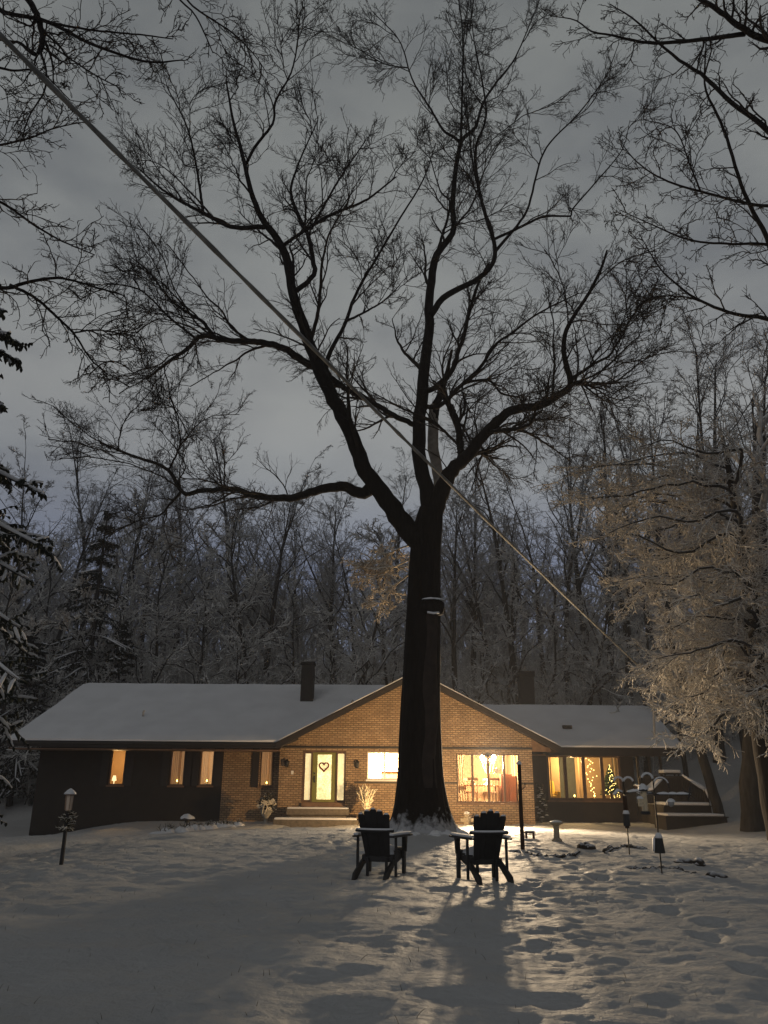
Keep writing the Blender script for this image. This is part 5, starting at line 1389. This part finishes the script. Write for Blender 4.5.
# layered tree bowed with snow on the right ----------------------------
def snow_tree(x, y, h, seed, label, tops, n2, rmin, name='snowy_tree'):
    z = gz(x, y); t = empty(name, (x, y, z), label, 'tree'); rg = np.random.default_rng(seed)
    P0, R0 = resample([(x, y, z - .3), (x - .15, y, z + h * .3), (x + .1, y + .1, z + h * .65), (x - .1, y, z + h)], [.40, .30, .2, .05], 20, rg, .05); TW().add(P0[None], R0[None], 12).build('trunk', 'bark', t)
    Pm, Rm = [], []
    for pts, Yd in tops:
        m = len(pts); p1 = at(*pts[0], Yd); k = int(np.argmin(np.abs(P0[:, 2] - (p1.z - .5)))); w = [tuple(P0[k])] + [tuple(at(a, c, Yd)) for a, c in pts]
        P_, R_ = resample(w, np.linspace(.06, .012, m + 1), 18, rg, .9); Pm.append(P_); Rm.append(R_)
    Pm = np.array(Pm); Rm = np.array(Rm); TW().add(Pm, Rm, 7).build('boughs', 'fbark', t)
    tw = TW(); A, AR = grow(Pm, Rm, n2, 1.7, .75, 8, rg, up=.0, wob=.13, t0=.10, rr=.5, rmin=rmin * 1.5, rel=False, flat=.72, bend=-.008); AR = np.minimum(AR, .028); tw.add(A, AR, 4)
    B, BR_ = grow(A, AR, 8, .52, .8, 6, rg, wob=.16, t0=.1, rr=.65, rmin=rmin * 1.1, flat=.7, bend=-.008); tw.add(B, BR_, 3)
    C, CR_ = grow(B, BR_, 5, .55, .8, 4, rg, wob=.2, t0=.1, rr=.8, rmin=rmin, flat=.55, bend=-.01); tw.add(C, CR_, 3); tw.build('snowy_twigs', 'wfrost', t)['kind'] = 'stuff'
    return t


rr = random.Random(31); tops = []
for k in range(34):
    py = 462 + 250 * (k / 33) + rr.uniform(-8, 8); f = (py - 470) / 265
    left = {0: 640}.get(k, None) or (572 + 70 * abs(f - .18) if f < .42 else 630 + 85 * (f - .3)) + rr.choice((-14, 0, 25, 55)) + rr.uniform(-10, 20)
    Yd = 23.5 + rr.uniform(-3.0, 2.6); n = 4; pts = []
    for i in range(1, n + 1):
        g = i / n; pts.append((775 - (775 - left) * g, py + 6 - 26 * math.sin(g * 2.0) * .6 + 28 * g * g * (.4 + f * .6) + rr.uniform(-13, 13)))
    tops.append((pts, Yd))
snow_tree(10.9, 23.4, 12, 8, 'spreading tree bowed with snow at the right edge, its twigs glowing warm', tops, 17, .0125)
tops = []
for k in range(22):
    py = 330 + 180 * (k / 21) + rr.uniform(-10, 10); left = 680 - 60 * (k / 21) + rr.uniform(-15, 40); Yd = 31 + rr.uniform(-2.5, 2.5)
    pts = [(790 - (790 - left) * g, py + 40 - 60 * g + rr.uniform(-6, 6)) for g in (.25, .5, .75, 1)]; tops.append((pts, Yd))

# dark trunks under it
for k, (pa, pb, Yd, r, lab) in enumerate((((722, 822), (697, 735), 33, .20, 'leaning dark trunk below the snow bowed tree, right of the deck'), ((752, 822), (757, 640), 29, .42, 'thick dark upright trunk at the right edge beside the leaning one'), ((688, 772), (680, 735), 38, .12, 'short dark forked trunk behind the deck handrail'))):
    pa_, pb_ = at(*pa, Yd), at(*pb, Yd); pa_.z = min(pa_.z, gz(pa_.x, Yd)) - .2
    t = empty('dark_tree', (pa_.x, Yd, gz(pa_.x, Yd)), lab, 'tree'); e = pb_ + (pb_ - pa_) * 1.3
    P_, R_ = resample([pa_, pb_, e], [r * 1.1, r * .9, r * .45], 20, rng, .08); TW().add(P_[None], R_[None], 10).build('trunk', 'fbark', t)
    cr = TW(); L1, R1 = grow(P_[None], R_[None], 12, .35, .9, 8, rng, up=.2, t0=.45, rmin=.02); cr.add(L1, R1, 5); L2, R2 = grow(L1, R1, 7, .5, .8, 6, rng, rmin=.013); cr.add(L2, R2, 3); L3, R3 = grow(L2, R2, 5, .5, .8, 4, rng, rmin=.011); cr.add(L3, R3, 3); cr.build('crown', 'frost', t)


# spruces --------------------------------------------------------------
def spruce(x, y, h, rb, seed, label, tiers, per, dense, name='spruce_tree', gap=0.0):
    z = gz(x, y); t = empty(name, (x, y, z), label, 'tree'); rg = np.random.default_rng(seed)
    MB().tube([(x, y, z - .2), (x, y, z + h * .5), (x, y, z + h)], [h * .018, h * .011, .02], 9).build('trunk', 'fbark', t)
    Pm, Rm = [], []
    for i in range(tiers):
        f = i / (tiers - 1); hz = h * (.10 + .88 * f); rad = (rb * (1 - f) ** .8 + .15) * (.5 + .5 * min(1, f / .3))
        for k in range(per):
            a = rg.uniform(0, 2 * PI); L = rad * rg.uniform(.75, 1.1); q = np.linspace(0, 1, 10)
            dr = .16 + .25 * (1 - f); cz = hz + rg.uniform(-.2, .2) + L * (.18 * q - dr * 2.2 * q ** 1.6 + .38 * dr * q ** 4)
            Pm.append(np.stack([x + L * q * np.cos(a), y + L * q * np.sin(a), z + cz], 1)); Rm.append(np.linspace(.04, .012, 10) * (h / 14) ** .5)
    Pm = np.array(Pm); Rm = np.array(Rm); bt = TW().add(Pm, Rm, 5)
    A, AR = grow(Pm, Rm, dense, .30, .95, 5, rg, up=0, wob=.10, t0=.12, rmin=.012, flat=.85, bend=-.06); bt.add(A, AR, 4); bt.build('boughs', 'fbark', t)
    # hanging needle sprays
    tw = TW(); N1, NR1 = grow(np.concatenate([A[:, ::1]]), AR, 7, .16, 1.0, 4, rg, up=-.55, wob=.12, rel=False, rmin=.022, t0=.05, bend=-.25); N1r = np.tile(np.array([.022, .036, .028, .008]), (len(N1), 1)); tw.add(N1, N1r, 3)
    N2, _ = grow(Pm, Rm, 14, .30, 1.1, 4, rg, up=-.6, wob=.12, rel=False, rmin=.02, t0=.1, bend=-.25); tw.add(N2, np.tile(np.array([.024, .04, .03, .008]), (len(N2), 1)), 3)
    tw.build('needles', 'needle', t)['kind'] = 'stuff'
    # snow along the top of every bough
    keep = np.nonzero(rg.random(len(Pm)) < (.85 if name == 'spruce_tree' else .3))[0]; S = Pm[keep][:, 2:] + np.array([0, 0, .045]); sn_ = TW().add(S, np.tile(np.array([.015, .035, .042, .046, .044, .036, .026, .010]), (len(S), 1)), 6)
    kk = np.nonzero(rg.random(len(A)) < (.5 if name == 'spruce_tree' else .12))[0]; S2 = A[kk][:, 1:] + np.array([0, 0, .03]); sn_.add(S2, np.tile(np.array([.03, .036, .03, .01]), (len(S2), 1)), 5); sn_.build('snow', 'snow', t)
    return t


spruce(-9.1, 15.0, 13.4, 3.7, 3, 'tall spruce at the left edge with drooping snow lined boughs', 16, 10, 16)
for k, (px, Yd, h, rb, lab) in enumerate(((84, 46.0, 16.5, 3.7, 'dark pointed conifer in the wood behind the left end of the roof'), (25, 45, 9.5, 3.0, 'dark conifer half hidden behind the edge spruce boughs'), (116, 46.5, 9.5, 2.6, 'smaller dark conifer right of the pointed one in the wood'))):
    spruce(wx(px, 700, Yd), Yd, h, rb, 60 + k, lab, 17, 9, 7, 'conifer_tree')

# ------------------------------------------------------------------ the wood behind the house
protos = [leafless(101, 21, .30, 16, .62, .34, (7, 7, 4), .30, .36, fork=2), leafless(102, 23, .26, 18, .50, .42, (7, 7, 4), .34, .30, lean=.05), leafless(103, 19, .33, 15, .75, .30, (7, 7, 4), .22, .42, fork=3), leafless(104, 24, .30, 18, .58, .40, (7, 7, 4), .30, .30, fork=1), leafless(105, 20, .22, 16, .66, .38, (7, 7, 4), .26, .34, lean=.07)]
ptm = [(a.mesh('tree_trunk'), c.mesh('tree_crown')) for a, c in protos]
unders = [leafless(201, 8.5, .11, 20, .85, .12, (7, 7, 4), .22, .40, (.024, .018, .015), .2, .06), leafless(202, 10, .13, 20, .75, .18, (7, 7, 4), .28, .36, (.024, .018, .015), .2, .06), leafless(203, 6.5, .09, 22, .95, .08, (7, 7, 4), .18, .48, (.024, .018, .015), .2, .08)]
utm = [(a.mesh('tree_trunk'), c.mesh('tree_crown')) for a, c in unders]
for a, c in ptm:
    a.materials.append(M['fbark']); c.materials.append(M['ftwig'])
for a, c in utm:
    a.materials.append(M['fbark']); c.materials.append(M['frost'])


def plant(name, pair, px, Yd, s, rot, label, group, lean=0.0):
    x = wx(px, 700, Yd); z = gz(x, Yd); t = empty(name, (x, Yd, z - .1), label, 'tree', group)
    for nm, m_ in (('trunk', pair[0]), ('crown', pair[1])):
        o = bpy.data.objects.new(nm, m_); COL.objects.link(o); o.parent = t
    t.scale = (s, s, s); t.rotation_euler = (0, lean, rot)


rr = random.Random(77)
TALL = [  # x in the wood, distance, scale, kind, where it shows
    (40, 60, .95, 4, 'tall bare tree at the left edge beyond the two conifers'), (105, 62, .90, 0, 'bare tree rising just right of the pointed dark conifer'), (140, 57, .86, 1, 'slim bare tree above the left roof, next right of the dark conifers'), (172, 66, .95, 2, 'spreading bare tree above the left end of the ridge, below the low oak limb'),
    (205, 55, .80, 4, 'thin crooked tree behind the middle of the left roof'), (232, 64, .92, 3, 'straight bare tree between the middle of the left roof and the chimney'), (262, 58, .86, 2, 'many forked bare tree behind the roof, left of the chimney'), (300, 68, .80, 1, 'slim bare tree standing directly behind the roof chimney'),
    (334, 60, .80, 0, 'forked bare tree behind the roof between chimney and oak trunk'), (362, 56, .78, 4, 'crooked bare tree behind the pale spray on the oak'), (392, 66, .85, 3, 'bare tree mostly hidden behind the oak trunk'), (456, 50, .82, 0, 'dark forked tree just right of the oak trunk'),
    (474, 62, .85, 2, 'spreading tree behind the right slope of the gable'), (500, 56, .80, 1, 'slim straight tree left of the broad right chimney'), (521, 52, .88, 3, 'dark upright tree rising behind the broad right chimney'), (546, 60, .95, 4, 'crooked tree just right of the broad right chimney'),
    (568, 54, .90, 1, 'straight dark tree crossed by the cable behind the right roof'), (590, 62, 1.0, 2, 'spreading tree behind the middle of the right roof'), (612, 55, .98, 0, 'dark forked tree left of where the cable meets the snowy twigs'), (628, 47, .80, 3, 'thick dark tree behind the end of the right roof'),
    (655, 58, 1.05, 2, 'spreading tree rising above the snow bowed tree, leftmost there'), (684, 50, 1.0, 0, 'tall forked tree above the snow bowed tree, second there'), (712, 44, .98, 1, 'tall slim tree above the snow bowed tree, third there'), (742, 40, 1.0, 3, 'tall tree near the right edge above the snow bowed tree'), (775, 37, 1.0, 2, 'tall spreading tree at the right edge below the sweeping boughs'),
    (10, 54, .85, 2, 'bare tree at the far left edge behind the spruce boughs'), (72, 70, 1.0, 1, 'slim tree behind the pointed dark conifer')]
for px, Yd, s, k, lab in TALL:
    plant('bare_tree', ptm[k], px, Yd, s, rr.uniform(0, 6.28), lab, 'bare trees in the wood behind the house', rr.uniform(-.05, .05))
LOW = [(8, 43, 1.0, 1, 'frosted small tree at the left edge behind the lamp post'), (62, 46, .95, 0, 'frosted small tree behind the left corner of the roof'), (112, 47, .95, 2, 'low frosted tree behind the left slope of the roof end'), (146, 46, 1.05, 1, 'frosted small tree behind the leftmost vent pipe of the roof'), (186, 48, 1.0, 0, 'frosted small tree behind the ridge, right of the vent pipe'), (222, 46, .95, 2, 'low frosted tree behind the middle of the left ridge'), (254, 47, 1.2, 1, 'tallest pale frosted tree behind the left ridge, left of the chimney'), (286, 49, .95, 0, 'frosted tree just left of the roof chimney'), (328, 47, .95, 2, 'frosted tree just right of the roof chimney'), (352, 46, 1.0, 1, 'frosted tree below the pale spray of the oak'), (386, 48, 1.0, 0, 'frosted tree hidden partly by the oak trunk'),
       (470, 47, .95, 2, 'frosted tree above the right slope of the gable'), (505, 48, .9, 1, 'frosted tree left of the broad right chimney'), (548, 47, .95, 0, 'frosted tree right of the broad right chimney'), (578, 46, 1.0, 1, 'frosted tree behind the right roof under the cable'), (606, 47, 1.0, 2, 'low frosted tree behind the right end of the ridge'), (640, 43, 1.0, 0, 'frosted small tree behind the porch posts'), (30, 50, 1.1, 0, 'frosted small tree between spruce boughs and the left roof end'), (92, 52, 1.2, 1, 'frosted small tree in front of the pointed conifer')]
for px, Yd, s, k, lab in LOW:
    plant('frosted_tree', utm[k], px, Yd, s * 1.35, rr.uniform(0, 6.28), lab, 'frosted small trees behind the house')
# far wood on the ridge, one mass
tw = TW(); rg = np.random.default_rng(90)
n = 520; yy = rg.uniform(62, 110, n); xx = rg.uniform(-1, 1, n) * yy * .62; zz = gz0(xx, yy); hh = rg.uniform(7, 15, n)
P = np.stack([np.stack([xx + rg.normal(size=n) * .3 * k, yy, zz - .3 + hh * k / 5], 1) for k in range(6)], 1); R = np.linspace(.17, .03, 6)[None] * rg.uniform(.6, 1.2, n)[:, None]; tw.add(P, R, 5)
L1, R1 = grow(P, R, 13, .34, .7, 5, rg, up=.25, t0=.2, rmin=.03); tw.add(L1, R1, 3); L2, R2 = grow(L1, R1, 6, .5, .8, 4, rg, rmin=.022); tw.add(L2, R2, 3); L3, R3 = grow(L2, R2, 3, .5, .8, 3, rg, rmin=.02); tw.add(L3, R3, 3)
tag(tw.build('wood', 'brush', None), 'dim mass of leafless trees on the ridge far behind the house', 'wood', kind='stuff')

tw = TW(); rg = np.random.default_rng(55); n = 2100; yy = 44.6 + 34 * rg.random(n) ** 1.2; xx = rg.uniform(-1, 1, n) * (yy * .56); keep = ~((yy < 45) & (xx > -15) & (xx < 13)); yy, xx = yy[keep], xx[keep]; n = len(yy); zz = gz0(xx, yy); hh = rg.uniform(1.6, 4.2, n)
P = np.stack([np.stack([xx + rg.normal(size=n) * .12 * k, yy + rg.normal(size=n) * .1 * k, zz - .2 + hh * k / 4], 1) for k in range(5)], 1); R = np.tile(np.linspace(.045, .016, 5), (n, 1)); tw.add(P, R, 4)
L1, R1 = grow(P, R, 10, .45, .85, 5, rg, up=.2, wob=.2, t0=.05, rmin=.022); tw.add(L1, R1, 3); L2, R2 = grow(L1, R1, 6, .55, .85, 4, rg, wob=.25, rmin=.02, t0=.1); tw.add(L2, R2, 3)
tag(tw.build('undergrowth', 'frost', None), 'tangled frosted undergrowth filling the wood behind the house', 'undergrowth', kind='stuff')
tw = TW(); n = 420; rg = np.random.default_rng(56); yy = 3.5 + 26 * rg.random(n) ** 1.4; xx = rg.uniform(-.5, .5, n) * (yy + 2); keep = path_mask(xx, yy) < .1; yy, xx = yy[keep], xx[keep]; n = len(yy); zz = gz0(xx, yy) + bumps(xx, yy)
hh = rg.uniform(.02, .055, n); lx, ly = rg.normal(size=n) * .6, rg.normal(size=n) * .6
P = np.stack([np.stack([xx + lx * hh * f * f, yy + ly * hh * f * f, zz - .02 + (hh + .02) * f], 1) for f in (0, .4, .75, 1)], 1); tw.add(P, np.tile(np.array([.0025, .0022, .0016, .0008]), (n, 1)), 3)
tag(tw.build('grass', 'drygrass', None), 'sparse dry grass tips poking through the lawn snow', 'grass', kind='stuff')

# ------------------------------------------------------------------ snow covered service cable
a, c = at(0, 35, 8.5), at(655, 681, 35.5); d = c - a; pts = [a - d * .25] + [a + d * k / 24 for k in range(25)]
pts = [p - Vector((0, 0, .16 * math.sin(PI * max(0, (k - 1) / 24)))) for k, p in enumerate(pts)]
rr = random.Random(3); p0_ = pts; pts = [p0_[0]] + [p0_[i].lerp(p0_[i + 1], f) for i in range(len(p0_) - 1) for f in (.25, .5, .75, 1)]; b = MB().tube(pts, [.037 + rr.choice((0, 0, .004, .009)) + rr.uniform(-.004, .004) for p in pts], 8)
cab = b.build('power_cable', 'cable', None, smooth=True, loc=tuple(a)); tag(cab, 'taut snow covered overhead cable slanting from top left to the right wing', 'cable')
mp_ = empty('service_mast', (c.x, 36.2, 4.4), 'thin metal mast on the right roof that holds the overhead cable', 'mast')
MB().tube([(c.x, 37.2, 3.4), (c.x, 36.3, 3.6), (c.x, 35.9, c.z - .2), (c.x, 35.55, c.z + .05)], .05, 8).build('pipe', 'grey', mp_)

# thin winter haze that greys the far wood
m_ = bpy.data.materials.new('haze air'); m_.use_nodes = True; nt = m_.node_tree; nt.nodes.remove(nt.nodes['Principled BSDF'])
pv = N(nt, 'ShaderNodeVolumePrincipled'); pv.inputs['Color'].default_value = (.86, .9, 1, 1); pv.inputs['Density'].default_value = .0009; pv.inputs['Anisotropy'].default_value = .1
nt.links.new(pv.outputs[0], nt.nodes['Material Output'].inputs['Volume'])
hz = MB().box((-430, -125, -3), (430, 640, 60)).build('haze', m_, None); hz['kind'] = 'stuff'

# ------------------------------------------------------------------ sky and light
w = bpy.data.worlds.new('World'); sc.world = w; w.use_nodes = True; nt = w.node_tree; bg = nt.nodes['Background']
sky = N(nt, 'ShaderNodeTexSky', sky_type='NISHITA'); sky.sun_disc = False; SE, SRot = math.radians(33), math.radians(200)
sky.sun_elevation = SE; sky.sun_rotation = SRot; sky.dust_density = 3
hs = N(nt, 'ShaderNodeHueSaturation'); hs.inputs['Saturation'].default_value = .06; nt.links.new(sky.outputs[0], hs.inputs['Color'])
tc = N(nt, 'ShaderNodeTexCoord'); mp = N(nt, 'ShaderNodeMapping'); mp.inputs['Scale'].default_value = (1.6, 1.6, 3.4); nt.links.new(tc.outputs['Generated'], mp.inputs['Vector'])
no = N(nt, 'ShaderNodeTexNoise'); no.inputs['Scale'].default_value = 3.0; no.inputs['Detail'].default_value = 6; no.inputs['Roughness'].default_value = .5; nt.links.new(mp.outputs[0], no.inputs['Vector'])
cl = ramp(nt, no.outputs[0], [(.28, (.68, .70, .74)), (.5, (.97, .98, .98)), (.72, (1.14, 1.145, 1.12))])
sp = N(nt, 'ShaderNodeSeparateXYZ'); nt.links.new(tc.outputs['Generated'], sp.inputs[0])
el = ramp(nt, sp.outputs['Z'], [(.0, (.85, 1.0, 1.45)), (.25, (1.05, 1.2, 1.7)), (.36, (1.85, 1.92, 2.0)), (.42, (1.95, 1.99, 2.01)), (.6, (1.82, 1.885, 1.87)), (.78, (1.50, 1.57, 1.56)), (.88, (.42, .44, .45)), (1, (.2, .21, .21))])
fr = ramp(nt, sp.outputs['Y'], [(.0, (.32, .32, .32)), (.42, (1, 1, 1))])
base = N(nt, 'ShaderNodeMix', data_type='RGBA'); base.inputs['Factor'].default_value = .88; base.inputs['B'].default_value = (1.07, 1.07, 1.07, 1)
nt.links.new(hs.outputs[0], base.inputs['A'])
m1 = N(nt, 'ShaderNodeMix', data_type='RGBA', blend_type='MULTIPLY'); m1.inputs['Factor'].default_value = 1; nt.links.new(base.outputs['Result'], m1.inputs['A']); nt.links.new(el.outputs[0], m1.inputs['B'])
m2 = N(nt, 'ShaderNodeMix', data_type='RGBA', blend_type='MULTIPLY'); m2.inputs['Factor'].default_value = 1; nt.links.new(m1.outputs['Result'], m2.inputs['A']); nt.links.new(cl.outputs[0], m2.inputs['B'])
m3 = N(nt, 'ShaderNodeMix', data_type='RGBA', blend_type='MULTIPLY'); m3.inputs['Factor'].default_value = 1; nt.links.new(m2.outputs['Result'], m3.inputs['A']); nt.links.new(fr.outputs[0], m3.inputs['B'])
nt.links.new(m3.outputs['Result'], bg.inputs['Color']); bg.inputs['Strength'].default_value = .107
sun = lamp('sun', (0, 0, 60), .23, (1, .95, .88), 1, 'SUN', angle=math.radians(60))
sun.rotation_euler = (math.radians(90 - 33), 0, math.radians(-20))

vs = sc.view_settings
sc.display_settings.display_device = 'sRGB'
vs.view_transform = 'Standard'; vs.look = 'None'; vs.exposure = 0; vs.gamma = 1; vs.use_curve_mapping = False
sc.render.engine = 'CYCLES'; cy = sc.cycles
cy.use_denoising = True; cy.volume_bounces = 1; cy.max_bounces = 6; cy.diffuse_bounces = 3; cy.glossy_bounces = 2; cy.transmission_bounces = 3; cy.transparent_max_bounces = 8
cy.sample_clamp_indirect = 3; cy.sample_clamp_direct = 0; cy.caustics_reflective = False; cy.caustics_refractive = False; cy.use_light_tree = True
for o in bpy.data.objects:
    if 'org' in o:
        del o['org']
